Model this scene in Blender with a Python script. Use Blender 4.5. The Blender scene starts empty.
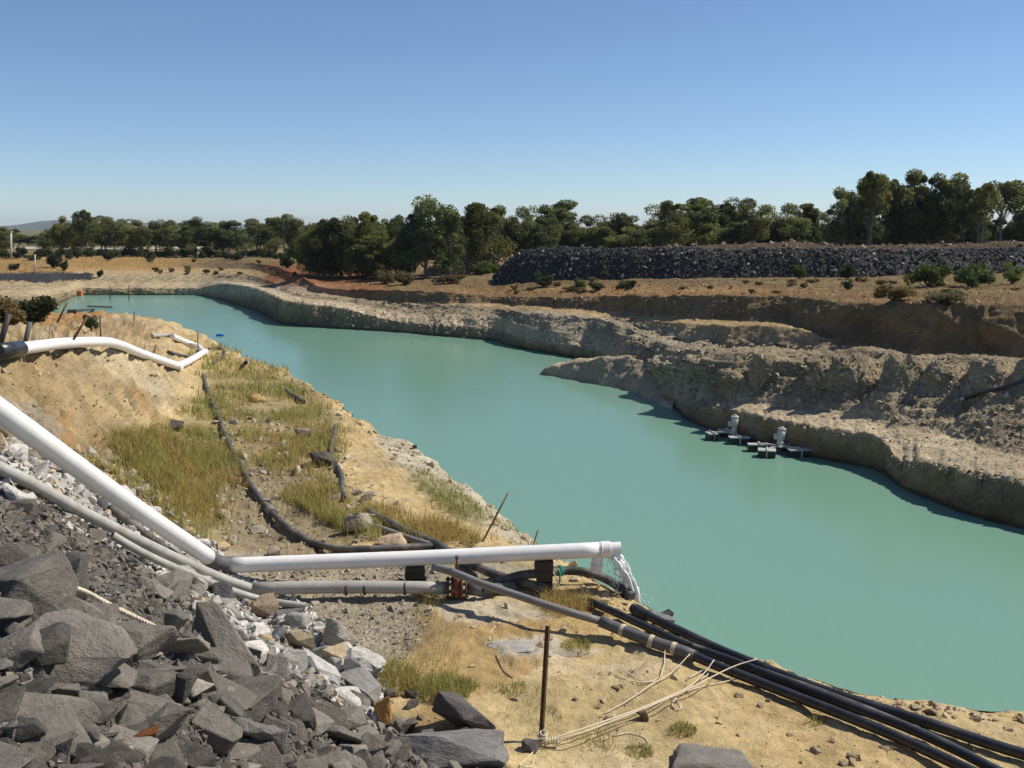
import bpy, bmesh, math, random
import numpy as np
from mathutils import Vector, Matrix
from mathutils.bvhtree import BVHTree

# ------------------------------------------------------------------ camera, sky, sun, exposure
SC = bpy.context.scene
COL = SC.collection
F = 1000.0                                   # focal length in pixels of a 1024 px wide picture
PITCH = math.atan(156 / 1000.0)
CP, SP = math.cos(PITCH), math.sin(PITCH)
cam_d = bpy.data.cameras.new('camera')
cam_d.sensor_width = 36.0
cam_d.lens = 36.0 * F / 1024
cam_d.clip_start, cam_d.clip_end = 0.05, 30000
cam = bpy.data.objects.new('camera', cam_d)
COL.objects.link(cam)
cam.location = (0, 0, 10)
cam.rotation_euler = (math.pi / 2 - PITCH, 0, 0)
SC.camera = cam

SUN_AZ, SUN_EL = math.radians(74), math.radians(49)
world = bpy.data.worlds.new('World'); SC.world = world
world.use_nodes = True
wn = world.node_tree.nodes; wl = world.node_tree.links
sky = wn.new('ShaderNodeTexSky'); sky.sky_type = 'NISHITA'; sky.sun_disc = False
sky.sun_elevation = SUN_EL; sky.sun_rotation = SUN_AZ
sky.altitude = 2500; sky.air_density = 1.0; sky.dust_density = 0.6; sky.ozone_density = 4.6
wl.new(sky.outputs[0], wn['Background'].inputs[0])
wn['Background'].inputs[1].default_value = 0.108
sun_d = bpy.data.lights.new('sun', 'SUN'); sun_d.energy = 5.0; sun_d.angle = math.radians(0.53)
sun_d.color = (1.0, 0.925, 0.80)
sun = bpy.data.objects.new('sun', sun_d); COL.objects.link(sun)
S = Vector((math.sin(SUN_AZ) * math.cos(SUN_EL), math.cos(SUN_AZ) * math.cos(SUN_EL), math.sin(SUN_EL)))
sun.rotation_euler = S.to_track_quat('Z', 'Y').to_euler()
sun.location = S * 100
SC.view_settings.view_transform = 'Standard'
SC.view_settings.look = 'None'
SC.view_settings.exposure = 0.08
SC.view_settings.gamma = 1.0
SC.cycles.max_bounces = 6
SC.cycles.transparent_max_bounces = 6

rng = np.random.default_rng(7)
random.seed(7)

# ------------------------------------------------------------------ helpers: tagging, projection, noise
def link(o, parent=None):
    COL.objects.link(o)
    if parent: o.parent = parent
    return o
def thing(o, label, cat, group=None):
    o['label'] = label; o['category'] = cat
    if group: o['group'] = group
    return o
def empty(name, loc, label, cat, group=None, rz=0.0):
    o = bpy.data.objects.new(name, None); link(o); o.empty_display_size = 0.1
    o.location = loc; o.rotation_euler = (0, 0, rz)
    return thing(o, label, cat, group)
def kind(o, k): o['kind'] = k; return o

def ray(px, py):
    u = (px - 512) / F; v = (384 - py) / F
    return np.array([u + 0 * v, CP + v * SP + 0 * u, -SP + v * CP + 0 * u])
def PD(px, py, D):                    # world point seen at a pixel, at camera depth D
    return np.array([0, 0, 10.0]) + D * ray(px, py)
def DZ(px, D, z):
    return np.stack([(px - 512) / F * D, (D + (z - 10) * SP) / CP, z + 0 * D], -1)
def project(p):
    d = p - np.array([0, 0, 10.0])
    dep = d[..., 1] * CP - d[..., 2] * SP
    up = d[..., 1] * SP + d[..., 2] * CP
    return 512 + F * d[..., 0] / dep, 384 - F * up / dep, dep

_G = np.random.default_rng(3).normal(size=(256, 3)); _G /= np.linalg.norm(_G, axis=1)[:, None]
_PERM = np.random.default_rng(4).permutation(256)
def pn(p):                            # gradient noise, about -0.7..0.7
    p = np.asarray(p, float); i = np.floor(p).astype(int); f = p - i
    w = f * f * f * (f * (f * 6 - 15) + 10)
    out = 0
    for dx in (0, 1):
        for dy in (0, 1):
            for dz in (0, 1):
                h = _PERM[(_PERM[(_PERM[(i[..., 0] + dx) & 255] + i[..., 1] + dy) & 255] + i[..., 2] + dz) & 255]
                g = _G[h]
                dot = g[..., 0] * (f[..., 0] - dx) + g[..., 1] * (f[..., 1] - dy) + g[..., 2] * (f[..., 2] - dz)
                out = out + dot * (w[..., 0] if dx else 1 - w[..., 0]) * (w[..., 1] if dy else 1 - w[..., 1]) * (w[..., 2] if dz else 1 - w[..., 2])
    return out
def fbm(p, o=4, gain=0.5, ridge=False):
    a, s, t = 1.0, 0.0, 0.0
    p = np.asarray(p, float)
    for k in range(o):
        n = pn(p + 17.3 * k)
        if ridge: n = 0.5 - 2 * np.abs(n)
        s = s + a * n; t += a; a *= gain; p = p * 2.03
    return s / t * 1.5
def in_poly(x, y, poly):
    inside = np.zeros(np.shape(x), bool); n = len(poly)
    for k in range(n):
        x0, y0 = poly[k]; x1, y1 = poly[(k + 1) % n]
        if y0 == y1: continue
        c = ((y0 > y) != (y1 > y)) & (x < (x1 - x0) * (y - y0) / (y1 - y0) + x0)
        inside ^= c
    return inside
def sstep(a, b, x):
    t = np.clip((x - a) / (b - a), 0, 1); return t * t * (3 - 2 * t)

# ------------------------------------------------------------------ helpers: meshes
def mesh_np(name, V, Q, mat, tint=None, smooth=False):
    """V (n,3); Q (m,k) faces of k corners"""
    me = bpy.data.meshes.new(name)
    V = np.asarray(V, np.float32); Q = np.asarray(Q, np.int32); m, k = Q.shape
    me.vertices.add(len(V)); me.vertices.foreach_set('co', V.ravel())
    me.loops.add(m * k); me.loops.foreach_set('vertex_index', Q.ravel())
    me.polygons.add(m); me.polygons.foreach_set('loop_start', np.arange(0, m * k, k, dtype=np.int32))
    me.polygons.foreach_set('use_smooth', np.full(m, smooth, bool))
    if tint is not None: set_tint(me, tint)
    me.materials.append(mat); me.update(); me.validate()
    return me
def set_tint(me, tint):
    a = me.color_attributes.new('tint', 'FLOAT_COLOR', 'POINT')
    c = np.ones((len(me.vertices), 4), np.float32); c[:, :3] = tint
    a.data.foreach_set('color', c.ravel())
class MB:
    """collects boxes, tubes and hulls; build() links them as one mesh object"""
    def __init__(s): s.v = []; s.f = []; s.sm = []
    def add(s, v, f, smooth=False):
        o = len(s.v); s.v += [tuple(p) for p in v]; s.f += [tuple(i + o for i in q) for q in f]; s.sm += [smooth] * len(f)
        return s
    def box(s, c, d, rot=None, bev=0.0):
        bm = bmesh.new(); bmesh.ops.create_cube(bm, size=1)
        for v in bm.verts: v.co = Vector((v.co.x * d[0], v.co.y * d[1], v.co.z * d[2]))
        if bev: bmesh.ops.bevel(bm, geom=list(bm.edges), offset=bev, segments=2, affect='EDGES', profile=0.6)
        M = Matrix.Translation(Vector(c)) @ (rot.to_matrix().to_4x4() if rot else Matrix.Identity(4))
        s.add([M @ v.co for v in bm.verts], [[v.index for v in f.verts] for f in bm.faces]); bm.free(); return s
    def tube(s, pts, r, n=10, caps=True, hollow=0.0, smooth=True):
        P = np.asarray(pts, float); m = len(P)
        R = np.full(m, r, float) if np.isscalar(r) else np.asarray(r, float)
        T = np.gradient(P, axis=0); T /= np.linalg.norm(T, axis=1)[:, None] + 1e-9
        ref = np.array([0, 0, 1.0]) if abs(T[0][2]) < 0.9 else np.array([1.0, 0, 0])
        u = np.cross(T[0], ref); u /= np.linalg.norm(u)
        V = []
        for k in range(m):
            u = u - T[k] * u.dot(T[k]); u /= np.linalg.norm(u) + 1e-9; w = np.cross(T[k], u)
            for j in range(n):
                a = 2 * math.pi * j / n
                V.append(P[k] + R[k] * (math.cos(a) * u + math.sin(a) * w))
        Q = [(k * n + j, k * n + (j + 1) % n, (k + 1) * n + (j + 1) % n, (k + 1) * n + j) for k in range(m - 1) for j in range(n)]
        o = len(s.v)
        s.add(V, Q, smooth)
        if caps:
            if not hollow:
                s.f += [tuple(o + j for j in range(n))[::-1], tuple(o + (m - 1) * n + j for j in range(n))]; s.sm += [False] * 2
            else:                               # open pipe mouth with a wall and a dark bore
                for end, k2 in ((0, 1), (m - 1, -1)):
                    c = P[end]; dirn = T[end] * k2
                    ring = [np.array(s.v[o + end * n + j]) for j in range(n)]
                    inn = [c + (p - c) * hollow for p in ring]; deep = [p + dirn * R[end] * 2.5 for p in inn]
                    V2 = ring + inn + deep
                    Q2 = [(j, (j + 1) % n, n + (j + 1) % n, n + j) for j in range(n)] + [(n + j, n + (j + 1) % n, 2 * n + (j + 1) % n, 2 * n + j) for j in range(n)] + [tuple(2 * n + j for j in range(n))]
                    s.add(V2, Q2, False)
        return s
    def cyl(s, a, b, r0, r1=None, n=12, smooth=True): return s.tube([a, b], [r0, r0 if r1 is None else r1], n, smooth=smooth)
    def build(s, name, mat, parent=None, tint=None):
        me = bpy.data.meshes.new(name); me.from_pydata(s.v, [], s.f); me.polygons.foreach_set('use_smooth', s.sm)
        me.materials.append(mat); me.update()
        if tint is not None: set_tint(me, tint)
        o = bpy.data.objects.new(name, me); link(o, parent); return o
def crom(pts, step=0.08):                     # Catmull-Rom through world points
    P = np.asarray(pts, float)
    if len(P) < 3: return np.array([P[0] + (P[-1] - P[0]) * t for t in np.linspace(0, 1, max(2, int(np.linalg.norm(P[-1] - P[0]) / step)))])
    Q = np.vstack([2 * P[0] - P[1], P, 2 * P[-1] - P[-2]]); out = []
    for k in range(1, len(Q) - 2):
        p0, p1, p2, p3 = Q[k - 1:k + 3]; n = max(2, int(np.linalg.norm(p2 - p1) / step))
        for t in np.linspace(0, 1, n, endpoint=False):
            out.append(0.5 * ((2 * p1) + (p2 - p0) * t + (2 * p0 - 5 * p1 + 4 * p2 - p3) * t * t + (3 * p1 - p0 - 3 * p2 + p3) * t ** 3))
    out.append(P[-1]); return np.array(out)

# ------------------------------------------------------------------ materials
def mat(name, base=(0.8, 0.8, 0.8), rough=0.8, noise=(), bump=(), attr=False, objrand=0.0, spec=0.3, trans=0.0, metal=0.0, mottle=None, coord='obj'):
    """noise: (scale, amount[, stretch_z]); bump: (scale, distance); mottle: (scale, lo, hi, colour) blends a second colour in patches"""
    m = bpy.data.materials.new(name); m.use_nodes = True
    N, L = m.node_tree.nodes, m.node_tree.links
    b = N['Principled BSDF']
    geo = N.new('ShaderNodeNewGeometry').outputs['Position'] if coord == 'world' else N.new('ShaderNodeTexCoord').outputs['Object']
    def tex(scale, detail=6, stretch=None, rough_=0.6):
        t = N.new('ShaderNodeTexNoise'); t.inputs['Scale'].default_value = scale; t.inputs['Detail'].default_value = detail
        t.inputs['Roughness'].default_value = rough_
        if stretch:
            mp = N.new('ShaderNodeMapping'); mp.inputs['Scale'].default_value = stretch; L.new(geo, mp.inputs[0]); L.new(mp.outputs[0], t.inputs['Vector'])
        else: L.new(geo, t.inputs['Vector'])
        return t.outputs['Fac']
    def rng_(v, a, c, lo=0.3, hi=0.7):
        q = N.new('ShaderNodeMapRange'); q.inputs[1].default_value = lo; q.inputs[2].default_value = hi
        q.inputs[3].default_value = a; q.inputs[4].default_value = c; L.new(v, q.inputs[0]); return q.outputs[0]
    if attr:
        at = N.new('ShaderNodeAttribute'); at.attribute_name = 'tint'; col = at.outputs['Color']
        if base != (1, 1, 1):
            mx = N.new('ShaderNodeMixRGB'); mx.blend_type = 'MULTIPLY'; mx.inputs[0].default_value = 1; L.new(col, mx.inputs[1]); mx.inputs[2].default_value = (*base, 1); col = mx.outputs[0]
    else:
        c = N.new('ShaderNodeRGB'); c.outputs[0].default_value = (*base, 1); col = c.outputs[0]
    if mottle:
        sc_, lo, hi, c2 = mottle
        mx = N.new('ShaderNodeMixRGB'); L.new(rng_(tex(sc_), 0, 1, lo, hi), mx.inputs[0]); L.new(col, mx.inputs[1]); mx.inputs[2].default_value = (*c2, 1); col = mx.outputs[0]
    for nz in noise:
        f = rng_(tex(nz[0], stretch=nz[2] if len(nz) > 2 else None), 1 - nz[1], 1 + nz[1])
        s = N.new('ShaderNodeVectorMath'); s.operation = 'SCALE'; L.new(col, s.inputs[0]); L.new(f, s.inputs['Scale']); col = s.outputs[0]
    if objrand:
        oi = N.new('ShaderNodeObjectInfo'); f = rng_(oi.outputs['Random'], 1 - objrand, 1 + objrand, 0, 1)
        s = N.new('ShaderNodeVectorMath'); s.operation = 'SCALE'; L.new(col, s.inputs[0]); L.new(f, s.inputs['Scale']); col = s.outputs[0]
    if name == 'eucalypt_leaf':                              # some trees yellower, some greyer
        oi2 = N.new('ShaderNodeObjectInfo'); w1 = N.new('ShaderNodeTexWhiteNoise'); w1.noise_dimensions = '1D'; L.new(oi2.outputs['Random'], w1.inputs['W'])
        mx = N.new('ShaderNodeMixRGB'); mx.inputs[1].default_value = (.82, .95, 1.05, 1); mx.inputs[2].default_value = (1.12, 1.07, .8, 1); L.new(w1.outputs['Value'], mx.inputs[0])
        m2 = N.new('ShaderNodeMixRGB'); m2.blend_type = 'MULTIPLY'; m2.inputs[0].default_value = 1; L.new(col, m2.inputs[1]); L.new(mx.outputs[0], m2.inputs[2]); col = m2.outputs[0]
    L.new(col, b.inputs['Base Color'])
    b.inputs['Roughness'].default_value = rough; b.inputs['Specular IOR Level'].default_value = spec; b.inputs['Metallic'].default_value = metal
    prev = None
    for bp in bump:
        n = N.new('ShaderNodeBump'); n.inputs['Distance'].default_value = bp[1]; n.inputs['Strength'].default_value = 1.0
        L.new(tex(bp[0], 5, bp[2] if len(bp) > 2 else None), n.inputs['Height'])
        if prev: L.new(prev, n.inputs['Normal'])
        prev = n.outputs[0]
    if prev: L.new(prev, b.inputs['Normal'])
    if trans:
        t = N.new('ShaderNodeBsdfTranslucent'); L.new(col, t.inputs[0]); mx = N.new('ShaderNodeMixShader'); mx.inputs[0].default_value = trans
        L.new(b.outputs[0], mx.inputs[1]); L.new(t.outputs[0], mx.inputs[2]); L.new(mx.outputs[0], N['Material Output'].inputs[0])
    return m

M = {}
M['near_ground'] = mat('near_ground', (1, 1, 1), 0.95, [(0.9, .18), (6, .2), (40, .18)], [(5, .05), (30, .02), (110, .008)], attr=True, spec=.1, coord='world')
M['far_ground'] = mat('far_ground', (1, 1, 1), 0.95, [(0.25, .16), (1.3, .22), (6, .2)], [(1.6, .3), (8, .13)], attr=True, spec=.1, coord='world')
M['rock'] = mat('slate_rock', (1, 1, 1), 0.85, [(3, .2), (14, .16), (70, .12)], [(5, .03), (22, .014), (90, .004)], attr=True, objrand=.28, spec=.25, mottle=(6, .6, .85, (.22, .20, .17)))
M['rubble'] = mat('rubble_rock', (1, 1, 1), 0.9, [(8, .2), (40, .15)], [(20, .01)], attr=True, spec=.2, coord='world')
M['far_rock'] = mat('far_rock', (1, 1, 1), 0.8, [(1.5, .25)], [(3, .05)], attr=True, spec=.3, coord='world')
M['leaf'] = mat('eucalypt_leaf', (1, 1, 1), 0.55, [], [], attr=True, objrand=.4, spec=.3, trans=.5)
M['bark'] = mat('bark', (.2, .17, .14), .9, [(2, .35, (1, 1, .15)), (9, .2)], [(6, .04, (1, 1, .2))], objrand=.25)
M['grass'] = mat('grass_blade', (1, 1, 1), 0.7, [], [], attr=True, spec=.15, trans=.5)
M['pvc'] = mat('white_pvc', (.84, .825, .80), .38, [(1.5, .05), (9, .04)], [(60, .0006)], spec=.5, mottle=(3.5, .62, .85, (.68, .64, .57)))
M['pvc_dull'] = mat('weathered_grey_pvc', (.40, .385, .35), .55, [(2, .1), (12, .1)], [(50, .001)], spec=.4, mottle=(5, .5, .75, (.33, .29, .23)))
M['rubber'] = mat('grey_rubber', (.11, .11, .112), .6, [(10, .2)], [(60, .001)])
M['hose'] = mat('black_poly_hose', (.022, .023, .027), .36, [(3, .25), (20, .2)], [(80, .0008)], spec=.5, mottle=(2.5, .52, .8, (.06, .056, .05)))
M['hose_dusty'] = mat('dusty_poly_hose', (.075, .073, .072), .6, [(3, .25), (20, .2)], [(60, .001)], mottle=(3, .45, .7, (.17, .155, .13)))
M['hose_grey'] = mat('grey_poly_hose', (.21, .205, .2), .5, [(3, .15)], [(60, .001)], mottle=(4, .5, .75, (.2, .18, .15)))
M['rust'] = mat('rusty_steel', (.10, .062, .04), .8, [(15, .35), (60, .25)], [(50, .002)], mottle=(12, .45, .6, (.15, .08, .04)))
M['red_iron'] = mat('red_painted_iron', (.26, .07, .05), .55, [(14, .25)], [(40, .002)], mottle=(10, .5, .7, (.14, .08, .05)))
M['dark_iron'] = mat('dark_iron', (.07, .06, .052), .6, [(12, .3)], [(40, .002)], metal=.3)
M['timber'] = mat('weathered_timber', (.06, .05, .04), .9, [(6, .3, (1, 1, .2))], [(20, .006)])
M['twine'] = mat('pale_twine', (.66, .58, .44), .9, [(60, .15)], [(200, .001)])
M['green_twine'] = mat('green_twine', (.05, .36, .26), .8)
M['float'] = mat('black_float', (.03, .032, .033), .5, [(8, .25)])
M['galv'] = mat('galvanised_steel', (.52, .51, .48), .55, [(6, .15)], [(30, .002)], metal=.1)
M['pump_paint'] = mat('pale_pump_paint', (.64, .62, .57), .5, [(6, .15)], [(30, .002)])
M['blue'] = mat('blue_plastic', (.02, .13, .5), .45)
M['orange'] = mat('faded_orange_plastic', (.55, .17, .07), .6, [(3, .2)])
M['concrete'] = mat('pale_concrete_post', (.50, .47, .41), .85, [(3, .12)])
M['pale_track'] = mat('pale_gravel_track', (.42, .38, .30), .95, [(.3, .12)], coord='world')
M['dry_twig'] = mat('dry_twig', (.16, .12, .08), .9)
M['hill'] = mat('wooded_hill', (.075, .09, .05), .95, [(.004, .35), (.02, .3)], [(.03, 12)], coord='world')

# water
wm = bpy.data.materials.new('milky_turquoise_water'); wm.use_nodes = True
N, L = wm.node_tree.nodes, wm.node_tree.links; b = N['Principled BSDF']
g = N.new('ShaderNodeNewGeometry')
t1 = N.new('ShaderNodeTexNoise'); t1.inputs['Scale'].default_value = .05; t1.inputs['Detail'].default_value = 3; L.new(g.outputs['Position'], t1.inputs['Vector'])
mx = N.new('ShaderNodeMixRGB'); mx.inputs[1].default_value = (.15, .29, .215, 1); mx.inputs[2].default_value = (.175, .315, .24, 1); L.new(t1.outputs['Fac'], mx.inputs[0])
L.new(mx.outputs[0], b.inputs['Base Color'])
b.inputs['Roughness'].default_value = .2; b.inputs['IOR'].default_value = 1.33; b.inputs['Specular IOR Level'].default_value = .4
mp = N.new('ShaderNodeMapping'); mp.inputs['Rotation'].default_value = (0, 0, .5); mp.inputs['Scale'].default_value = (1, .45, 1); L.new(g.outputs['Position'], mp.inputs[0])
t2 = N.new('ShaderNodeTexNoise'); t2.inputs['Scale'].default_value = 2.6; t2.inputs['Detail'].default_value = 5; L.new(mp.outputs[0], t2.inputs['Vector'])
t3 = N.new('ShaderNodeTexNoise'); t3.inputs['Scale'].default_value = .35; t3.inputs['Detail'].default_value = 3; L.new(mp.outputs[0], t3.inputs['Vector'])
b1 = N.new('ShaderNodeBump'); b1.inputs['Distance'].default_value = .012; L.new(t2.outputs['Fac'], b1.inputs['Height'])
b2 = N.new('ShaderNodeBump'); b2.inputs['Distance'].default_value = .035; L.new(t3.outputs['Fac'], b2.inputs['Height']); L.new(b1.outputs[0], b2.inputs['Normal'])
L.new(b2.outputs[0], b.inputs['Normal'])
M['water'] = wm
# falling water: clear with white froth
fm = bpy.data.materials.new('falling_water'); fm.use_nodes = True; N = fm.node_tree.nodes; b = N['Principled BSDF']
b.inputs['Base Color'].default_value = (.82, .86, .86, 1); b.inputs['Roughness'].default_value = .12; b.inputs['IOR'].default_value = 1.33; b.inputs['Transmission Weight'].default_value = .0
M['jet'] = fm

# ------------------------------------------------------------------ terrain lofted between break lines
def key_line(keys, xs):
    """keys: (x, y, v, mode) with mode 'z' (v = height over water), 'D' (v = camera depth), 'g' (y = depth, v = height)"""
    X, I, Z = [], [], []
    for k in keys:
        x, y, v, m = k
        if m == 'g': D, z = y, v
        elif m == 'D': D = v; z = 10 + D * ray(x, y)[2]
        else: z = v; D = (z - 10) / ray(x, y)[2]
        X.append(x); I.append(1 / D); Z.append(z)
    return np.interp(xs, X, I), np.interp(xs, X, Z)
def smooth_line(a, w):
    k = np.exp(-0.5 * (np.arange(-3 * w, 3 * w + 1) / w) ** 2); k /= k.sum()
    return np.convolve(np.pad(a, 3 * w, mode='edge'), k, mode='valid')
def loft(lines, subs, xs, w=4, mono=True, jit={}, saw={}):
    inv, zz = [], []
    for ks in lines:
        a, b = key_line(ks, xs); inv.append(smooth_line(a, w)); zz.append(smooth_line(b, w))
    D = [1 / a for a in inv]
    for k, (am, per) in saw.items():                       # slumped cones of earth along the foot of a face
        L_ = np.concatenate([[0], np.cumsum(np.abs(np.diff(xs * D[k] / F)) + np.abs(np.diff(D[k])) * .5)])
        u = L_ / per + .7 * fbm(np.stack([L_ * .12, L_ * 0 + 3, L_ * 0 + 9 * k], -1), 3); f = u - np.floor(u)
        D[k] = D[k] - am * np.clip((110 - D[k]) / 15, 0, 1) * np.minimum(1 - f, f * 3) * (.6 + .8 * fbm(np.stack([L_ * .3, L_ * 0, L_ * 0 + 4 * k], -1), 2))
    for k, (jd, jz, fr) in jit.items():                    # ragged break lines, the same at every scale along the bank
        L_ = np.concatenate([[0], np.cumsum(np.abs(np.diff(xs * D[k] / F)) + np.abs(np.diff(D[k])) * .5)])
        on = np.clip((120 - D[k]) / 20, 0, 1)
        D[k] = D[k] + on * jd * fbm(np.stack([L_ * fr * 9, L_ * 0, L_ * 0 + 5 * k], -1), 4, .55)
        zz[k] = zz[k] + on * jz * fbm(np.stack([L_ * fr * 9, L_ * 0 + 9, L_ * 0 + 5 * k], -1), 4, .55)
    if mono:
        for k in range(1, len(D)): D[k] = np.maximum(D[k], D[k - 1] + 0.02)
    rows, rid = [], []
    for k in range(len(D) - 1):
        last = k == len(D) - 2
        ts = np.linspace(0, 1, subs[k] + 1)[: None if last else -1]
        A, B = DZ(xs, D[k], zz[k]), DZ(xs, D[k + 1], zz[k + 1])
        for t in ts:
            tt = t
            rows.append(A + (B - A) * tt); rid.append(k + t)
    return np.array(rows), np.array(rid)
def grid_normals(P):
    du = np.gradient(P, axis=1); dv = np.gradient(P, axis=0)
    n = np.cross(du, dv); n /= np.linalg.norm(n, axis=-1)[..., None] + 1e-9
    n[n[..., 2] < 0] *= -1
    return n
def grid_faces(R, C):
    i = np.arange(R * C).reshape(R, C)
    return np.stack([i[:-1, :-1], i[:-1, 1:], i[1:, 1:], i[1:, :-1]], -1).reshape(-1, 4)
def D3(lst): return [(x, y, v, 'D') for x, y, v in lst]
def Z3(lst): return [(x, y, 10 + v, 'z') for x, y, v in lst]     # heights given relative to the eye
def W2(lst): return [(x, y, 0.0, 'z') for x, y in lst]

xf = np.concatenate([np.arange(-700, -40, 14), np.arange(-40, 1090, 1.7), np.arange(1090, 1900, 12)])
LW = [(-700, 100, 2.5, 'g'), (40, 108, 2.3, 'g'), (62, 135, .3, 'g')] + W2([(72, 295), (150, 295), (205, 295), (214, 297), (229, 302), (266, 313.5), (279, 323), (299, 326), (340, 328.5), (406, 333), (450, 337), (499, 341), (513, 347), (540, 351), (566, 356), (600, 361), (640, 385), (660, 402), (679, 409.5), (689, 421), (713, 430), (746, 441.5), (799, 453), (817, 458), (870, 468), (889, 475), (894, 484), (936, 503), (983, 519), (1024, 529), (1200, 580), (1500, 650), (1900, 700)])
LU = [(k[0], k[1] - 1.0, k[2] - 1.2, 'g') if k[3] == 'g' else (k[0], 10 / -ray(k[0], k[1])[2] - 1.0, -1.2, 'g') for k in LW]
far_lines = [LU, LW,
 [(-700, 103, 2.7, 'g'), (40, 110, 2.4, 'g'), (62, 139, 1.2, 'g')] + D3([(72, 289, 151.5), (150, 289, 151.5), (205, 289, 151.5), (219, 284, 144), (229, 284, 139), (252, 287, 127), (266, 291, 119), (279, 298, 106.5), (286, 301, 105), (300, 303, 103.5), (340, 307, 101.5), (400, 323, 97.2), (450, 326, 93.6), (499, 330, 90), (520, 338, 84.5), (566, 345, 79), (600, 350, 76), (640, 376, 64.5), (665, 389, 58.8), (684, 404, 54.2), (734, 410, 48.4), (784, 423, 45.2), (833, 430, 43.2), (883, 440, 41), (889, 443, 40.4), (894, 464, 39.7), (926, 463, 37.6), (966, 473, 35.6), (1024, 482, 34), (1200, 525, 30), (1500, 600, 25), (1900, 640, 22)]),
 [(-700, 110, 2.9, 'g'), (40, 118, 2.6, 'g'), (62, 141, 1.6, 'g')] + D3([(72, 284, 155), (205, 284, 155), (219, 281, 150), (252, 283.5, 137), (279, 292, 118), (300, 298, 110), (340, 301, 106), (400, 313, 99.7), (450, 315, 96), (499, 316, 92), (520, 325, 85.5), (566, 332, 80.5), (600, 338, 77.5), (640, 355, 66.5), (665, 375, 62), (684, 394, 55.5), (750, 400, 49.8), (817, 410, 46.6), (867, 413, 45), (916, 430, 41.6), (983, 443, 39), (1024, 453, 37.2), (1200, 490, 33), (1500, 560, 28), (1900, 600, 25)]),
 [(-700, 118, 3.0, 'g'), (40, 124, 2.7, 'g'), (62, 145, 2., 'g')] + D3([(72, 279, 158.5), (205, 279, 158.5), (219, 278, 157), (252, 279.5, 146), (279, 289, 124), (300, 295, 112), (340, 299, 108), (400, 307, 101.4), (450, 308, 97.8), (499, 309.5, 94), (520, 313, 87), (566, 315, 82), (600, 319, 79.5), (640, 333, 70), (684, 351, 59.5), (733, 354, 53.5), (800, 354, 50.5), (843, 352, 49.5), (883, 351, 48.5), (930, 360, 46), (1024, 359, 44), (1200, 372, 41), (1500, 400, 36), (1900, 430, 33)]),
 [(-700, 122, 3.05, 'g'), (40, 127, 2.8, 'g'), (62, 147, 2.15, 'g')] + D3([(72, 276, 161.5), (205, 276, 161.5), (252, 277, 148.5), (279, 286.5, 127), (300, 293, 115), (340, 297.5, 110), (400, 304.5, 102.3), (450, 305.5, 98.4), (499, 308.5, 95), (533, 311.7, 88), (566, 314, 83.5), (600, 317.7, 80.8), (640, 327, 73), (684, 341, 64), (733, 347, 58), (792, 349, 54.5), (847, 350.5, 51), (883, 350.7, 50), (930, 359, 47.5), (1024, 358.6, 45.2), (1200, 371.6, 42.2), (1500, 399.6, 37.2), (1900, 429.6, 33.8)]),
 [(-700, 125, 3.1, 'g'), (40, 130, 2.9, 'g'), (62, 150, 2.3, 'g')] + D3([(72, 274, 165), (205, 273, 165), (252, 274.5, 151), (279, 284, 130), (300, 291, 118), (340, 296.5, 111), (400, 303.5, 102.8), (450, 304, 98.8), (499, 307.5, 96), (533, 310.5, 89), (566, 313, 85), (600, 316, 81.8), (640, 319, 74.5), (684, 323, 65.1), (733, 326, 59), (792, 326, 55.4), (815, 334, 53.6), (847, 347, 51.4), (930, 356, 48.2), (1024, 358, 45.5), (1200, 371, 42.5), (1500, 399, 37.5), (1900, 429, 34)]),
 [(-700, 132, 3.2, 'g'), (40, 138, 3.1, 'g'), (62, 160, 2.8, 'g')] + D3([(72, 267, 175), (205, 268, 175), (252, 269, 158), (279, 277, 138), (300, 286, 122), (325, 297, 114), (340, 300.5, 111.4), (400, 302.7, 103.2), (450, 303, 99.2), (463, 303.5, 98.9), (482, 303, 98.8), (499, 303, 98.9), (540, 306, 91.4), (613, 311, 83.5), (684, 316, 69), (719, 318.5, 64.5), (784, 321, 59), (812, 331, 56), (847, 345, 51.9), (930, 355, 48.7), (1024, 357.5, 46), (1200, 370.5, 43), (1500, 398, 38), (1900, 428, 34.5)]),
 [(-700, 150, 3.3, 'g'), (40, 165, 3.4, 'g')] + D3([(72, 262, 183), (205, 263, 183), (252, 263, 165), (279, 267, 145), (300, 276, 128), (322, 289, 115), (340, 289.5, 112.2), (400, 290.5, 103.9), (450, 292, 99.8), (463, 293, 99.5), (482, 297, 99.2), (499, 297, 99.4), (540, 298, 92.1), (613, 296, 84.3), (684, 296, 69.9), (719, 296, 65.4), (784, 297, 60), (812, 299, 57), (850, 303, 52.9), (930, 305, 49.7), (1024, 308, 46.9), (1200, 318, 43.9), (1500, 335, 39), (1900, 350, 35.5)]),
 [(-700, 190, 3.6, 'g')] + D3([(40, 258, 195), (205, 259, 200), (252, 260, 180), (300, 268, 150), (350, 274, 140), (430, 276, 130), (500, 280, 115), (540, 279, 108), (684, 278, 98), (850, 277, 92), (1024, 272, 92), (1200, 270, 92), (1900, 270, 90)]),
 [(-700, 270, 4., 'g')] + D3([(70, 250, 270), (205, 252, 260), (300, 262, 175), (430, 268, 150), (500, 269, 135), (684, 259, 130), (850, 256, 130), (1024, 252, 130), (1900, 252, 130)]),
 [(-700, 450, 4.6, 'g'), (400, 450, 4.6, 'g'), (700, 430, 6.5, 'g'), (1900, 430, 6.5, 'g')],
 [(-700, 9000, 4, 'g'), (1900, 9000, 4, 'g')]]
far_subs = [3, 24, 16, 32, 8, 16, 8, 28, 30, 14, 12, 12]
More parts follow.
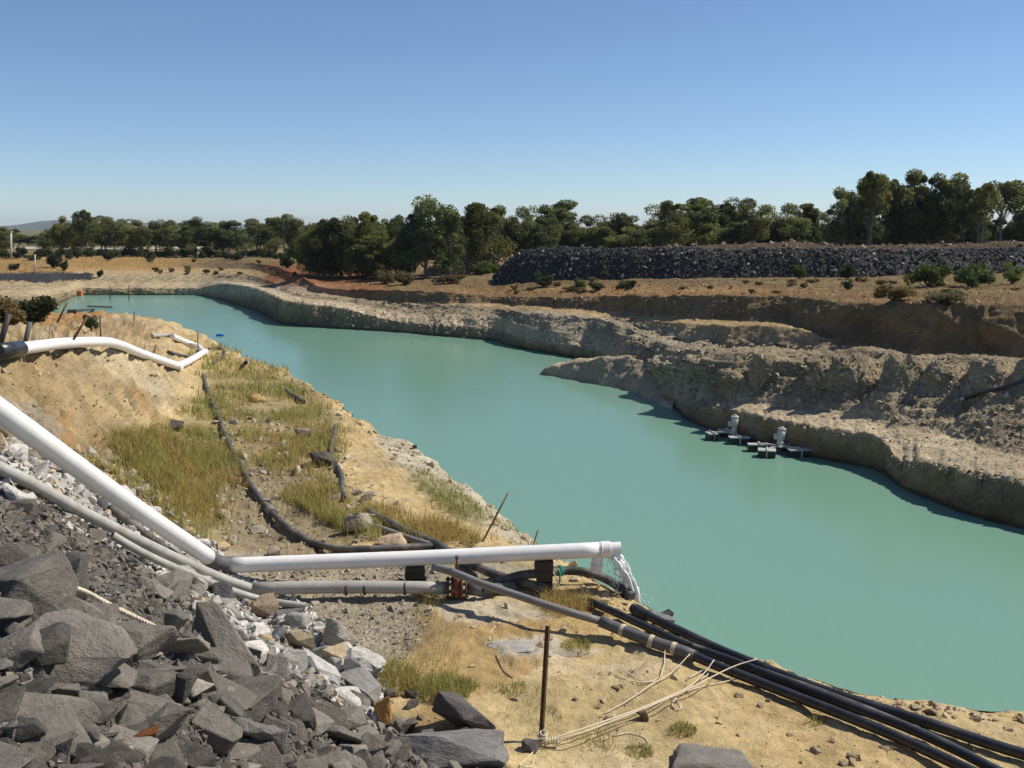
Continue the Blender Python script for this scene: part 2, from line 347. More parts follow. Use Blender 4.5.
FP, frid = loft(far_lines, far_subs, xf, jit={2: (.55, .24, .26), 4: (.5, .12, .06), 6: (.4, .14, .09), 7: (.4, .0, .07), 8: (.45, .16, .05)}, saw={7: (2.4, 4.6), 5: (1.6, 3.4), 3: (2.0, 4.2), 2: (-.5, 2.6)})
frid = np.where(frid > 5, frid - 1, np.where(frid > 4, 4 + (frid - 4) * .001, frid))   # rows of the added foot line count with the crest
fpx, fpy, fdep = project(FP)
R_, C_ = FP.shape[:2]
rid2 = np.repeat(frid[:, None], C_, 1)
amp_at = np.interp(frid, range(12), [.0, .2, .26, .12, .36, .12, .08, .26, .18, .3, .3, 0])[:, None]
amp = amp_at * np.clip(fdep / 70, .6, 1.6)
q = FP.copy(); q[..., 2] *= .45
n1 = fbm(q * .45, 5, .55); n2 = fbm(q * .16 + 40, 3, ridge=True); n3 = fbm(FP * 2.2, 3)
nrm = grid_normals(FP)
steep = 1 - nrm[..., 2]
disp = amp * (1.0 * n1 + .6 * n3 + .5 * np.abs(fbm(FP * 1.1 + 70, 4))) + amp * 1.5 * np.clip(steep * 2, 0, 1) * n2 + .09 * fbm(FP * 4.5, 3) * (rid2 > 1) * (rid2 < 8)
# erosion spurs on the tall upper wall and the second slope
wallm = np.exp(-((rid2 - 6.6) / .42) ** 2) * (.35 + .65 * sstep(760, 880, fpx)) * sstep(420, 520, fpx) * 1.9 + .7 * np.exp(-((rid2 - 3.6) / .5) ** 2) * sstep(560, 700, fpx)
spur = fbm(np.stack([FP[..., 0] * .42 + FP[..., 1] * .3, FP[..., 1] * .12, FP[..., 2] * .12], -1), 3, ridge=True)
aln = .36 * FP[..., 0] - .93 * FP[..., 1]
u_ = aln / 5.2 + .55 * fbm(FP * .13 + 31, 3); fr_ = u_ - np.floor(u_); saw = np.minimum(1 - fr_, fr_ * 7)
u2_ = aln / 2.1 + .6 * fbm(FP * .3 + 12, 3); fr2 = u2_ - np.floor(u2_); saw2 = np.minimum(1 - fr2, fr2 * 6)
sl_m = np.exp(-((rid2 - 3.5) / .45) ** 2) * sstep(560, 690, fpx)
lw_m = np.exp(-((rid2 - 1.5) / .35) ** 2) * sstep(200, 260, fpx) * np.maximum(1 - sstep(335, 350, fpx), sstep(505, 530, fpx))
disp = disp + .5 * wallm * spur + sl_m * (.75 * saw + .3 * saw2 - .3) + wallm * (.35 * saw + .22 * saw2 - .2) + lw_m * (.22 * saw2 + .3 * saw - .15)
endm = (1 - sstep(205, 225, fpx)) * sstep(.9, 1.3, rid2) * (1 - sstep(4.2, 5, rid2)); disp = disp + endm * .5 * fbm(np.stack([FP[..., 0] * .22, FP[..., 1] * .05, FP[..., 2] * .2], -1), 3, ridge=True)
# spoil humps standing on the second slope
for hx, hy, hr, ha in ((772, 372, 18, 1.3), (700, 372, 15, .8), (858, 378, 24, 1.1), (912, 378, 20, 1.0), (990, 384, 22, 1.2), (640, 352, 16, .7), (735, 382, 10, .6), (820, 384, 14, .7), (945, 384, 15, .9), (668, 372, 12, .8), (1045, 385, 26, 1.4)):
    w_ = np.exp(-(((fpx - hx) / hr) ** 2 + ((fpy - hy + .25 * (fpx - hx)) / (hr * .6)) ** 2) ** 1.6)
    w_ = w_ * np.clip(1 + .9 * fbm(FP * .55 + hx, 3) + .4 * spur, .1, 1.9)
    disp = disp + ha * w_
FP0 = FP.copy()
FP = FP + nrm * disp[..., None] * np.array([1, 1, .8])
# excavator terraces
tm = .1 * np.exp(-((rid2 - 3.45) / .35) ** 2) * sstep(600, 660, fpx) * (1 - sstep(940, 1000, fpx))
FP[..., 2] += tm * np.sin(FP[..., 2] * 19 + 4 * fbm(FP * .35, 2))
# colours of the earth, with shade painted into the steep faces
def lerp(a, b, t): return a + (np.asarray(b) - a) * t[..., None]
nz = fbm(FP0 * .22 + 9, 4); nzb = fbm(FP0 * .7 + 3, 4)
stops = [.0, .9, 1.4, 1.9, 2.1, 2.9, 3.2, 4., 4.6, 5.0, 5.95, 6.1, 6.9, 7.05, 7.6, 8.2, 9, 10, 11]
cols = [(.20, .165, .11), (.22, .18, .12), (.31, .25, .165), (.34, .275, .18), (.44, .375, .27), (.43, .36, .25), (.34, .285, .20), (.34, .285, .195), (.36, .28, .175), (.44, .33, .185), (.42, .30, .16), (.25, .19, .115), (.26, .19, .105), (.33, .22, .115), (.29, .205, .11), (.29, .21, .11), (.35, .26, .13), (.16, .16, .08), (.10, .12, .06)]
cols = np.array(cols) * np.array([.93, .9, .86]); cols[:3] *= .8; cols[11:13] *= .85; cols[13:17] *= .7; cols[4:6] *= 1.18; cols[6:8] *= .93  # cut-face, slope and wall rows darkened: shade put into their colour
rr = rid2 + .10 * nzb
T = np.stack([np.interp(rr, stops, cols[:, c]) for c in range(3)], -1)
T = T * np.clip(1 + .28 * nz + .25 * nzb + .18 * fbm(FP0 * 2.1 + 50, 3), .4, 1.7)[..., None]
jx, jy = fpx + 9 * nz, fpy + 5 * nzb
red = sstep(262, 285, jx) * (1 - sstep(318, 385, jx)) * sstep(262, 266, jy) * (1 - sstep(290, 299, jy))
red = np.maximum(red, sstep(258, 272, jx) * (1 - sstep(360, 400, jx)) * sstep(261, 266, jy) * (1 - sstep(292, 297, jy)) * sstep(-.25, .05, nz + .3))
T = lerp(T, (.235, .092, .042), red * .95)
red2 = np.exp(-((jx - 640) / 160) ** 2 - ((jy - 291) / 4.) ** 2)
T = lerp(T, (.42, .22, .09), red2 * .6)
pal = np.exp(-((jx - 265) / 60) ** 2 - ((jy - 291) / 6.) ** 2); T = lerp(T, (.50, .42, .30), pal)
gry = sstep(513, 540, jx) * (1 - sstep(690, 730, jx)) * (rid2 > 2.2) * (rid2 < 4.4); T = lerp(T, (.40, .345, .255), gry * .55)
och = (1 - sstep(150, 215, jx)) * (rid2 > 5.5) * (rid2 < 8.2); T = lerp(T, (.36, .225, .085), och * .8)
gap = np.exp(-((fpx - 205) / 28) ** 2 - ((fpy - 288) / 6) ** 2); T = lerp(T, (.40, .37, .31), gap * .8)
T = lerp(T, (.42, .335, .20), (1 - sstep(205, 225, fpx)) * sstep(1., 1.15, rid2) * (1 - sstep(4.8, 5.6, rid2)) * .8 * (.7 + .3 * nzb))
wet = 1 - sstep(.08, .26, FP[..., 2] + .12 * nzb); T = lerp(T, (.085, .068, .045), wet * .85 * sstep(205, 230, fpx))
blk = in_poly(jx, jy, [(-60, 274), (60, 272), (96, 274), (92, 281), (60, 283), (10, 281), (-60, 281)])
T[blk] = (.045, .045, .048)
gr = (rid2 > 7.1) * (rid2 < 9.5) * sstep(.05, .4, nz) ; T = lerp(T, (.20, .19, .085), gr * .7)
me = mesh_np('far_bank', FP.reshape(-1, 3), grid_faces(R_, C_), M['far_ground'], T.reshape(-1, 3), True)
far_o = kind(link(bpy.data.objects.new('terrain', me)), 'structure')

# low spit of clay in front of the far bank
xs_ = np.arange(541, 674, 1.1)
sl = [W2([(541, 374), (545, 374.5), (583, 381.5), (626, 390), (643, 396), (660, 405), (675, 412)]),
      D3([(541, 373, 68.5), (548, 369, 69), (560, 365, 68.5), (580, 361.5, 67), (606, 359, 65.5), (633, 358.5, 64), (650, 364, 63), (662, 376, 61), (675, 396, 57.5)]),
      D3([(541, 372, 69.5), (548, 368, 70), (560, 363.5, 70), (580, 360, 69), (606, 357.5, 67.5), (633, 357, 66.5), (650, 362, 65.5), (662, 374, 63), (675, 395, 58.5)])]
sl = [[(k[0], 10 / -ray(k[0], k[1])[2] - .8, -1.2, 'g') for k in sl[0]]] + sl + [[(k[0], k[2] + 3.5, -1.2 if k[0] < 640 else .2, 'g') for k in sl[2]]]
SP_, srid = loft(sl, [3, 18, 8, 14], xs_)
sn = grid_normals(SP_); a_ = np.interp(srid, range(5), [0, .15, .3, .25, .1])[:, None]
SPd = SP_ + sn * (a_ * (1.1 * fbm(SP_ * .8, 4) + .8 * fbm(SP_ * np.array([.5, .5, .15]), 3, ridge=True)))[..., None]
sT = np.array([.40, .33, .235]) * (1 + .25 * fbm(SP_ * .5, 3))[..., None]
sme = mesh_np('clay_spit', SPd.reshape(-1, 3), grid_faces(*SP_.shape[:2]), M['far_ground'], sT.reshape(-1, 3), True)
kind(link(bpy.data.objects.new('spit', sme)), 'structure')

# the near bench, the left clay slope and the rock heap's bed
xn = np.concatenate([np.arange(-700, -30, 12), np.arange(-30, 1060, 2.4), np.arange(1060, 1900, 14)])
near_lines = [
 [(-700, .3, 8.1, 'g'), (1900, .3, 8.0, 'g')],
 Z3([(-700, 800, -1.6), (0, 800, -1.95), (100, 800, -2.2), (200, 800, -2.65), (300, 800, -3.45), (400, 800, -4.5), (480, 800, -5.25), (600, 800, -5.5), (1024, 800, -5.75), (1900, 800, -6)]),
 Z3([(-700, 600, -1.7), (0, 600, -2.35), (100, 620, -2.75), (200, 650, -3.4), (300, 690, -4.35), (380, 730, -5.0), (450, 760, -5.28), (600, 765, -5.46), (1024, 770, -5.73), (1900, 775, -5.95)]),
 Z3([(-700, 430, -1.8), (0, 455, -2.6), (60, 490, -3.25), (120, 525, -4.05), (200, 575, -5.02), (250, 600, -5.22), (300, 640, -5.28), (350, 680, -5.33), (400, 725, -5.36), (450, 745, -5.32), (600, 740, -5.45), (1024, 745, -5.72), (1900, 750, -5.93)]),
 Z3([(-700, 420, -1.9), (0, 430, -2.8), (60, 462, -3.5), (120, 490, -4.3), (200, 545, -5.12), (250, 570, -5.22), (350, 620, -5.3), (450, 670, -5.33), (600, 690, -5.45), (800, 720, -5.6), (1024, 735, -5.7), (1900, 740, -5.92)]),
 Z3([(-700, 400, -2), (0, 412, -2.85), (50, 432, -3.5), (100, 452, -4.2), (150, 432, -4.75), (200, 425, -5.0), (250, 440, -5.08), (300, 470, -5.14), (400, 530, -5.24), (500, 580, -5.33), (600, 625, -5.42), (700, 665, -5.5), (800, 690, -5.6), (1024, 722, -5.72), (1900, 735, -5.9)]),
 Z3([(-700, 345, -1.6), (0, 352, -2.3), (50, 352, -2.65), (100, 352, -3.05), (150, 360, -3.75), (180, 374, -4.55), (200, 380, -4.85), (250, 390, -5.05), (300, 408, -5.1), (340, 418, -5.15), (370, 440, -5.2), (440, 492, -5.25), (500, 535, -5.3), (540, 556, -5.35), (600, 588, -5.36), (640, 608, -5.45), (700, 642, -5.5), (740, 660, -5.55), (800, 679, -5.6), (860, 697, -5.65), (900, 706, -5.68), (1024, 718, -5.74), (1900, 732, -5.9)]),
 Z3([(-700, 300, -2.2), (0, 312, -3.5), (60, 314, -3.8), (100, 314, -3.75), (128, 314, -4.1), (150, 318, -4.6), (180, 324, -4.85), (215, 345, -5.0), (270, 365, -5.1), (340, 402, -5.2), (366, 425, -5.3), (400, 443, -5.65), (450, 475, -5.8), (500, 512, -5.75), (540, 547, -5.6), (600, 579, -5.42), (640, 601, -5.5), (700, 637, -5.55), (740, 656, -5.6), (800, 674, -5.65), (860, 692, -5.7), (900, 702, -5.75), (1024, 713, -5.8), (1900, 726, -6)]),
 [(-700, 100, 2.5, 'g'), (40, 105, 2.2, 'g'), (66, 90, .2, 'g'), (75, 70, -.8, 'g'), (110, 58, -1, 'g'), (150, 52, -1, 'g'), (180, 53, -1, 'g'), (215, 46, -1, 'g'), (270, 40, -1, 'g'), (340, 32.5, -1, 'g'), (400, 28, -1, 'g'), (450, 25.5, -1, 'g'), (500, 22, -1, 'g'), (600, 17.5, -1, 'g'), (700, 15.6, -1, 'g'), (800, 14.6, -1, 'g'), (1024, 13.7, -1, 'g'), (1900, 13.5, -1, 'g')]]
NP, nrid = loft(near_lines, [14, 40, 44, 16, 44, 48, 22, 16], xn, 4)
npx, npy, ndep = project(NP)
R2, C2 = NP.shape[:2]; rn2 = np.repeat(nrid[:, None], C2, 1)
PILE = [(-800, 1200), (-800, 425), (0, 452), (60, 487), (120, 521), (200, 570), (240, 592), (300, 636), (345, 676), (400, 722), (470, 745), (520, 775), (560, 900), (560, 1200)]
nn = grid_normals(NP)
lo = fbm(NP * .9, 5, .55); hi = fbm(NP * 5, 3)
slope_m = (1 - sstep(150, 215, npx)) * sstep(3.2, 4.0, rn2) * (1 - sstep(6.7, 6.95, rn2))
pile_m = in_poly(npx + 10 * lo, npy + 10 * lo, PILE).astype(float)
a_n = .09 * lo + .02 * hi
a_n = a_n + pile_m * (.12 * lo + .05 * hi - .06 * (npy > 590)) * np.clip(ndep / 4, .2, 1)
st = NP @ np.array([[.8, -.25, .2], [.25, .85, .5], [.3, .5, 1.9]]).T
al = .82 * NP[..., 0] - .5 * NP[..., 1]; ac = .5 * NP[..., 0] + .82 * NP[..., 1] + .5 * fbm(NP * .35, 3)
gul = fbm(np.stack([ac * 1.1, al * .28, NP[..., 2] * .5], -1), 5, .55, ridge=True)
dg0 = fbm(np.stack([ac * 1.5 + 7, al * .3, NP[..., 2] * .9], -1), 6, .65)
a_n = a_n + slope_m * .085 * np.round(3.2 * dg0)
a_n = a_n + slope_m * (.42 * gul + .2 * fbm(NP * .5, 3) + .11 * fbm(NP * 2.6, 3) + .03 * fbm(NP * 7, 2))
edge_m = np.exp(-((rn2 - 7.) / .55) ** 2)
a_n = a_n + edge_m * (.22 * fbm(NP * .8 + 5, 4) * np.clip(ndep / 15, .7, 2))
bank_m = sstep(7.05, 7.3, rn2); a_n = a_n + bank_m * .3 * fbm(NP * .7, 4, ridge=True)
# dry mud plates and low ledges of the stone floor between the grass
led = in_poly(npx + 8 * lo, npy, [(205, 440), (330, 430), (345, 470), (330, 560), (240, 560), (200, 510)])
a_n = a_n + led * .05 * np.round(2.2 * fbm(NP * np.array([1.2, 2.4, 1]) + 3, 3))
a_n = a_n + .03 * fbm(NP * 2.2 + 13, 3) * (1 - slope_m) * sstep(2.6, 3.2, rn2)
led2 = in_poly(npx + 8 * lo, npy, [(205, 380), (345, 415), (540, 550), (600, 600), (700, 650), (560, 720), (440, 610), (240, 560)])
a_n = a_n + led2 * .04 * np.round(2.6 * fbm(NP * np.array([.9, 1.6, 1]) + 23, 4))
NPd = NP + nn * a_n[..., None]
# colours of near earth
jx, jy = npx + 14 * lo + 4 * hi, npy + 9 * lo + 3 * hi
base = np.array([.49, .375, .195])
mid_n = fbm(NP * .45 + 77, 5, .6)
T = np.broadcast_to(base, NP.shape).copy() * (1 + .2 * lo + .14 * hi)[..., None]
T = lerp(T, (.36, .245, .105), sstep(.0, .4, mid_n) * .7)
T = lerp(T, (.52, .43, .29), sstep(.1, .4, -mid_n) * .6)
T = lerp(T, (.46, .355, .20), slope_m * sstep(-.1, .3, gul))
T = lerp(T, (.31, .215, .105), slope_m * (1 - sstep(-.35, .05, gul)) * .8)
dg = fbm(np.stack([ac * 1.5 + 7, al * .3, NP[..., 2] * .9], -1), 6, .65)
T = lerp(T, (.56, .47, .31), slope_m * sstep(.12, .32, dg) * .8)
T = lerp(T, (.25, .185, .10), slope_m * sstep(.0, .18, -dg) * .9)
T = lerp(T, (.37, .215, .085), slope_m * sstep(.0, .3, fbm(NP * .6 + 21, 4)) * .75)
T = lerp(T, (.27, .23, .165), slope_m * sstep(.05, .3, fbm(NP * .8 + 61, 4)) * .7)
T = lerp(T, (.33, .28, .19), slope_m * sstep(.1, .4, fbm(NP * np.array([.9, .4, 2]) + 33, 3)) * .7)
zn = [fbm(NP * 1.6 + 11 * q_, 4) for q_ in range(7)]
ZX = [16 * a + 6 * b for a, b in zip(zn, zn[1:])]; ZY = [9 * b - 4 * a for a, b in zip(zn, zn[1:])]
def zone(poly, c, k=1.0):
    global T
    m_ = 0
    for q_ in range(6):
        m_ = m_ + in_poly(jx + ZX[q_], jy + ZY[q_], poly) / 6.
    T = lerp(T, np.array(c) * (1 + .3 * hi + .2 * lo)[..., None], m_ * k)
zone([(-40, 350), (62, 350), (112, 388), (145, 440), (98, 458), (42, 436), (-40, 412)], (.315, .225, .115), .55)
zone([(38, 424), (62, 420), (84, 458), (60, 462)], (.34, .19, .085), .7)
zone([(75, 350), (130, 356), (172, 392), (150, 404), (100, 376)], (.53, .45, .30), .6)
zone([(30, 302), (118, 302), (112, 322), (70, 330), (30, 326)], (.33, .165, .06), .75)
zone([(85, 324), (140, 328), (150, 345), (95, 345)], (.27, .2, .11), .6)
zone([(-60, 455), (-60, 408), (30, 410), (60, 436), (50, 460)], (.30, .26, .2), .8)
zone([(110, 440), (195, 415), (205, 372), (300, 378), (345, 420), (320, 460), (390, 525), (350, 550), (240, 560), (190, 535), (130, 480)], (.25, .205, .105), .75)
zone([(205, 470), (300, 450), (320, 500), (335, 560), (240, 565)], (.27, .215, .135), .8)
zone([(225, 555), (560, 562), (430, 605), (438, 640), (330, 690), (290, 640), (240, 590)], (.30, .265, .2), .85)
zone([(415, 612), (520, 600), (560, 640), (520, 680), (430, 700), (405, 660)], (.33, .215, .09), .7)
zone([(505, 690), (620, 668), (700, 720), (660, 765), (540, 765)], (.37, .30, .15), .45)
zone([(760, 690), (860, 715), (960, 745), (900, 766), (800, 750)], (.38, .27, .14), .4)
zone([(395, 720), (440, 690), (500, 730), (470, 760)], (.32, .21, .09), .6)
zone([(430, 600), (530, 598), (545, 618), (500, 628), (450, 622)], (.45, .40, .30), .8)
zone([(490, 640), (560, 636), (565, 652), (500, 656)], (.43, .40, .34), .8)
zone([(366, 428), (400, 438), (455, 472), (510, 515), (545, 548), (520, 548), (440, 500), (390, 458)], (.43, .395, .31), .85)
zone([(400, 465), (430, 470), (500, 528), (470, 528), (430, 500)], (.25, .225, .12), .6)
pile_g = in_poly(jx, jy, PILE); T[pile_g] = np.array([.115, .108, .098]) * (1 + .3 * hi[pile_g])[:, None]
PALE = [(40, 462), (75, 478), (140, 515), (215, 545), (240, 575), (310, 620), (350, 650), (390, 700), (385, 725), (340, 700), (290, 668), (250, 640), (215, 612), (195, 590), (130, 545), (60, 505)]
pg = in_poly(jx, jy, PALE); T[pg] = np.array([.30, .285, .26]) * (1 + .3 * hi[pg])[:, None]
T = lerp(T, (.30, .235, .15), bank_m)
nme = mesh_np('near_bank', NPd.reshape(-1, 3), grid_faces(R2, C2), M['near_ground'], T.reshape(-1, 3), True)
kind(link(bpy.data.objects.new('ground', nme)), 'structure')

# ray casting on the finished earth
def bvh(P):
    f = grid_faces(*P.shape[:2]); return BVHTree.FromPolygons(P.reshape(-1, 3).tolist(), f.tolist())
B_NEAR, B_FAR, B_SPIT = bvh(NPd), bvh(FP), bvh(SPd)
def gz(x, y, which=None):
    best = None
    for B in ((B_NEAR, B_FAR, B_SPIT) if which is None else (which,)):
        h = B.ray_cast(Vector((x, y, 60)), Vector((0, 0, -1)))[0]
        if h is not None and (best is None or h.z > best): best = h.z
    return best
def hit(px, py):
    d = Vector(ray(px, py)).normalized(); best = None
    for B in (B_NEAR, B_FAR, B_SPIT):
        h = B.ray_cast(Vector((0, 0, 10)), d)
        if h[0] is not None and (best is None or h[3] < best[1]): best = (h[0], h[3], h[1])
    return best
def hit_land(px, py):                         # as hit(), stepping down to the nearest dry ground
    h = hit(px, py)
    while h is None or h[0].z < .3: py += 1.5; h = hit(px, py)
    return h
def lift(px, py, h, B=None):                  # first point on the sight line that is h above the ground
    r = ray(px, py); D = 2.0; last = D
    while D < 400:
        p = np.array([0, 0, 10.]) + D * r; g_ = gz(p[0], p[1], B)
        if g_ is not None and p[2] - g_ < h:
            a, c = last, D
            for _ in range(14):
                m_ = .5 * (a + c); p = np.array([0, 0, 10.]) + m_ * r; g_ = gz(p[0], p[1], B)
                if g_ is not None and p[2] - g_ < h: c = m_
                else: a = m_
            return np.array([0, 0, 10.]) + c * r
        last = D; D += .12 if D < 40 else .5
    return np.array([0, 0, 10.]) + D * r

# water sheet and far hill
wv = [(-110, 4, 0), (60, 4, 0), (60, 175, 0), (-110, 175, 0)]
wme = bpy.data.meshes.new('water'); wme.from_pydata(wv, [], [(0, 1, 2, 3)]); wme.materials.append(M['water'])
kind(link(bpy.data.objects.new('water', wme)), 'structure')
hx = np.linspace(-3600, 900, 150); hv = np.linspace(0, 1, 14)
prof = np.interp(hx, [-3600, -2700, -2560, -2430, -2330, -2150, -1980, -1750, -1500, -1200, -700, 0, 900], [10, 14, 22, 42, 48, 40, 33, 36, 28, 22, 15, 10, 2]) + 3 * fbm(np.stack([hx / 260, hx * 0, hx * 0], -1), 3)
HP = np.stack([np.broadcast_to(hx, (14, 150)), 5200 + 900 * hv[:, None] + 0 * hx, 2 + prof[None] * np.sin(hv * math.pi / 2)[:, None] ** .8], -1)
HP[..., 0] *= HP[..., 1] / 5200; HP[..., 2] = 10 + (HP[..., 2] - 10) * HP[..., 1] / 5200
HP[..., 2] += 3 * fbm(HP / 180, 3) * np.sin(hv * math.pi / 2)[:, None]
kind(link(bpy.data.objects.new('hill', mesh_np('hill', HP.reshape(-1, 3), grid_faces(14, 150), M['hill'], None, True))), 'structure')
#__OBJECTS__
# ------------------------------------------------------------------ rocks
def hull_rock(seed, npts=14, flat=.55, detail=0, chip=.03, bev=.03, long=1.0, boxy=.62):
    """angular broken stone, about 1 unit across; returns vertices and triangles"""
    r = np.random.default_rng(seed)
    p = r.normal(size=(npts, 3)); p /= np.linalg.norm(p, axis=1)[:, None]
    p = np.sign(p) * np.abs(p) ** boxy; p *= r.uniform(.75, 1.05, (npts, 1))
    p *= np.array([.52 * long, .42, .5 * flat])
    bm = bmesh.new()
    for c in p: bm.verts.new(c)
    bmesh.ops.convex_hull(bm, input=list(bm.verts))
    for v in [v for v in bm.verts if not v.link_faces]: bm.verts.remove(v)
    if bev: bmesh.ops.bevel(bm, geom=list(bm.edges), offset=bev, segments=1, affect='EDGES')
    bmesh.ops.triangulate(bm, faces=list(bm.faces))
    for k in range(detail):
        es = [e for e in bm.edges if e.calc_length() > .09 / (k + 1)]
        bmesh.ops.subdivide_edges(bm, edges=es, cuts=1); bmesh.ops.triangulate(bm, faces=[f for f in bm.faces if len(f.verts) > 3])
    bm.normal_update()
    V = np.array([v.co for v in bm.verts]); Nn = np.array([v.normal for v in bm.verts])
    if detail:
        st_ = fbm(V * np.array([1.8, 2.2, 2.6]) + seed, 4, ridge=True)
        V = V + Nn * (chip * .8 * fbm(V * 3 + seed, 5) + chip * .45 * st_)[:, None]
    Fc = np.array([[v.index for v in f.verts] for f in bm.faces]); bm.free()
    return V, Fc
def rotm(r, tilt=.5):
    return np.array(Matrix.Rotation(r.uniform(0, 6.28), 3, 'Z') @ Matrix.Rotation(r.normal(0, tilt), 3, 'X') @ Matrix.Rotation(r.normal(0, tilt), 3, 'Y'))
SMALL = [hull_rock(100 + k, 12 + k % 5, .42 + .09 * (k % 5), 0, bev=0, long=1 + .12 * (k % 4)) for k in range(14)]
def scatter_mesh(name, mat_, pos, size, tints, tilt=.7, seed=1, sink=.15, protos=SMALL, parent=None, normals=None):
    r = np.random.default_rng(seed); VV, FF, TT = [], [], []; o = 0
    for k in range(len(pos)):
        V, Fc = protos[r.integers(len(protos))]
        W = (V * size[k]) @ rotm(r, tilt).T + pos[k]; W[:, 2] += size[k] * (.22 - sink)
        VV.append(W); FF.append(Fc + o); o += len(V); TT.append(np.tile(tints[k], (len(V), 1)))
    ob = bpy.data.objects.new(name, mesh_np(name, np.vstack(VV), np.vstack(FF), mat_, np.vstack(TT))); link(ob, parent)
    return ob
def off_pipes(x, y):
    for L_ in (((20, 477), (60, 500), (100, 521), (140, 541), (180, 560), (222, 579), (250, 588)), ((112, 535), (140, 552), (180, 570), (220, 586), (250, 597), (280, 603), (306, 606))):
        for (x0, y0), (x1, y1) in zip(L_, L_[1:]):
            t = min(1, max(0, ((x - x0) * (x1 - x0) + (y - y0) * (y1 - y0)) / ((x1 - x0) ** 2 + (y1 - y0) ** 2)))
            if -9 < y - (y0 + t * (y1 - y0)) < 17 and abs(x - x0 - t * (x1 - x0)) < 16: return False
    return True
def sample_zone(poly, n, dmin=2, dmax=60, seed=0, B=None, power=2.0, keep=None):
    """ground points inside a region, even per square metre when power is 2"""
    r = np.random.default_rng(seed); xs, ys = zip(*poly); out = []
    while len(out) < n:
        px, py = r.uniform(min(xs), max(xs), 400), r.uniform(min(ys), max(ys), 400)
        ok = in_poly(px, py, poly)
        for x, y in zip(px[ok], py[ok]):
            if keep is not None and not keep(x, y): continue
            h = hit(x, y)
            if h is None or not dmin < h[1] < dmax: continue
            if r.random() > (h[1] / dmax) ** power: continue
            out.append((np.array(h[0]), h[1], x, y))
            if len(out) >= n: break
    return out
DARK = np.array([.148, .132, .112])
def dark_tint(r):
    t = DARK * r.uniform(.55, 1.35)
    u = r.random()
    if u < .006: t = t * np.array([1.35, 1.0, .75])
    elif u < .16: t = t * 1.55
    return t
def pale_tint(r):
    u = r.random(); t = np.array([.53, .505, .46]) * r.uniform(.6, 1.2)
    if u < .1: t = t * np.array([1.0, .8, .55])
    elif u < .3: t = np.array([.2, .2, .205]) * r.uniform(.8, 1.2)
    return np.clip(t, 0, .72)
PILE_V = [(-30, 780), (-30, 480), (0, 476), (50, 505), (110, 545), (178, 590), (222, 624), (272, 662), (328, 698), (385, 724), (430, 742), (470, 752), (505, 780)]
r = np.random.default_rng(11)
SLAB_V = [(-40, 790), (-40, 575), (60, 560), (150, 575), (262, 655), (330, 712), (400, 745), (390, 790)]
rk = np.random.default_rng(17)
pts = sample_zone(PILE_V, 8500, 2.5, 17, 21, power=1.0, keep=lambda x, y: rk.random() < .42 or not in_poly(np.array([x]), np.array([y]), SLAB_V)[0])
sz = np.array([p[1] * .0038 * (1 + r.pareto(2.4) * .9) for p in pts]).clip(.012, .14)
kind(scatter_mesh('rock_rubble', M['rubble'], [p[0] for p in pts], sz, [dark_tint(r) for p in pts], seed=2), 'stuff')['label'] = 'small dark slate rubble covering the heap'
PALE_V = [(0, 450), (30, 455), (75, 470), (140, 505), (215, 545), (240, 575), (300, 600), (345, 640), (392, 700), (385, 722), (340, 706), (290, 682), (245, 655), (205, 622), (175, 592), (120, 556), (60, 525), (0, 490)]
pts = sample_zone(PALE_V, 2600, 5, 18, 22, power=1.0)
sz = np.array([p[1] * .0042 * (1 + r.pareto(2.6) * .8) for p in pts]).clip(.015, .16)
kind(scatter_mesh('stone_rubble', M['rubble'], [p[0] for p in pts], sz, [pale_tint(r) for p in pts], seed=3), 'stuff')['label'] = 'small pale stones along the foot of the heap'
GRAV_V = [(225, 560), (330, 560), (440, 568), (440, 600), (420, 640), (390, 680), (345, 660), (300, 605)]
pts = sample_zone(GRAV_V, 3200, 5, 20, 23)
sz = np.array([.022 * (1 + r.pareto(2.5) * .7) for p in pts]).clip(.015, .14)
kind(scatter_mesh('gravel', M['rubble'], [p[0] for p in pts], sz, [np.array([.33, .30, .245]) * r.uniform(.55, 1.35) for p in pts], seed=4), 'stuff')
SAND_V = [(400, 700), (430, 600), (560, 560), (640, 610), (760, 665), (900, 712), (1024, 730), (1024, 770), (480, 770)]
pts = sample_zone(SAND_V, 420, 5, 20, 24)
sz = np.array([.02 * (1 + r.pareto(2.) * .8) for p in pts]).clip(.015, .16)
kind(scatter_mesh('pebbles', M['rubble'], [p[0] for p in pts], sz, [np.array([.42, .33, .21]) * r.uniform(.6, 1.2) for p in pts], seed=5, sink=.25), 'stuff')
FLOOR_V = [(190, 480), (220, 400), (330, 430), (420, 530), (520, 560), (330, 562), (230, 556)]
pts = sample_zone(FLOOR_V, 1300, 5, 40, 25)
sz = np.array([.04 * (1 + r.pareto(2.) * .8) for p in pts]).clip(.03, .3)
kind(scatter_mesh('loose_stones', M['rubble'], [p[0] for p in pts], sz, [np.array([.40, .35, .26]) * r.uniform(.6, 1.25) for p in pts], seed=6), 'stuff')
pts = sample_zone([(-10, 415), (45, 436), (98, 458), (150, 486), (205, 535), (225, 552), (205, 556), (130, 512), (60, 474), (-10, 448)], 700, 5, 40, 27)
sz = np.array([.05 * (1 + r.pareto(2.2) * .8) for p in pts]).clip(.03, .26)
kind(scatter_mesh('foot_stones', M['rubble'], [p[0] for p in pts], sz, [(np.array([.36, .335, .29]) if r.random() < .6 else np.array([.42, .32, .19])) * r.uniform(.6, 1.15) for p in pts], seed=62, sink=.15), 'stuff')
SLOPE_V = [(0, 360), (60, 352), (130, 356), (190, 380), (200, 420), (130, 440), (60, 440), (0, 420)]
pts = sample_zone(SLOPE_V, 170, 5, 40, 26)
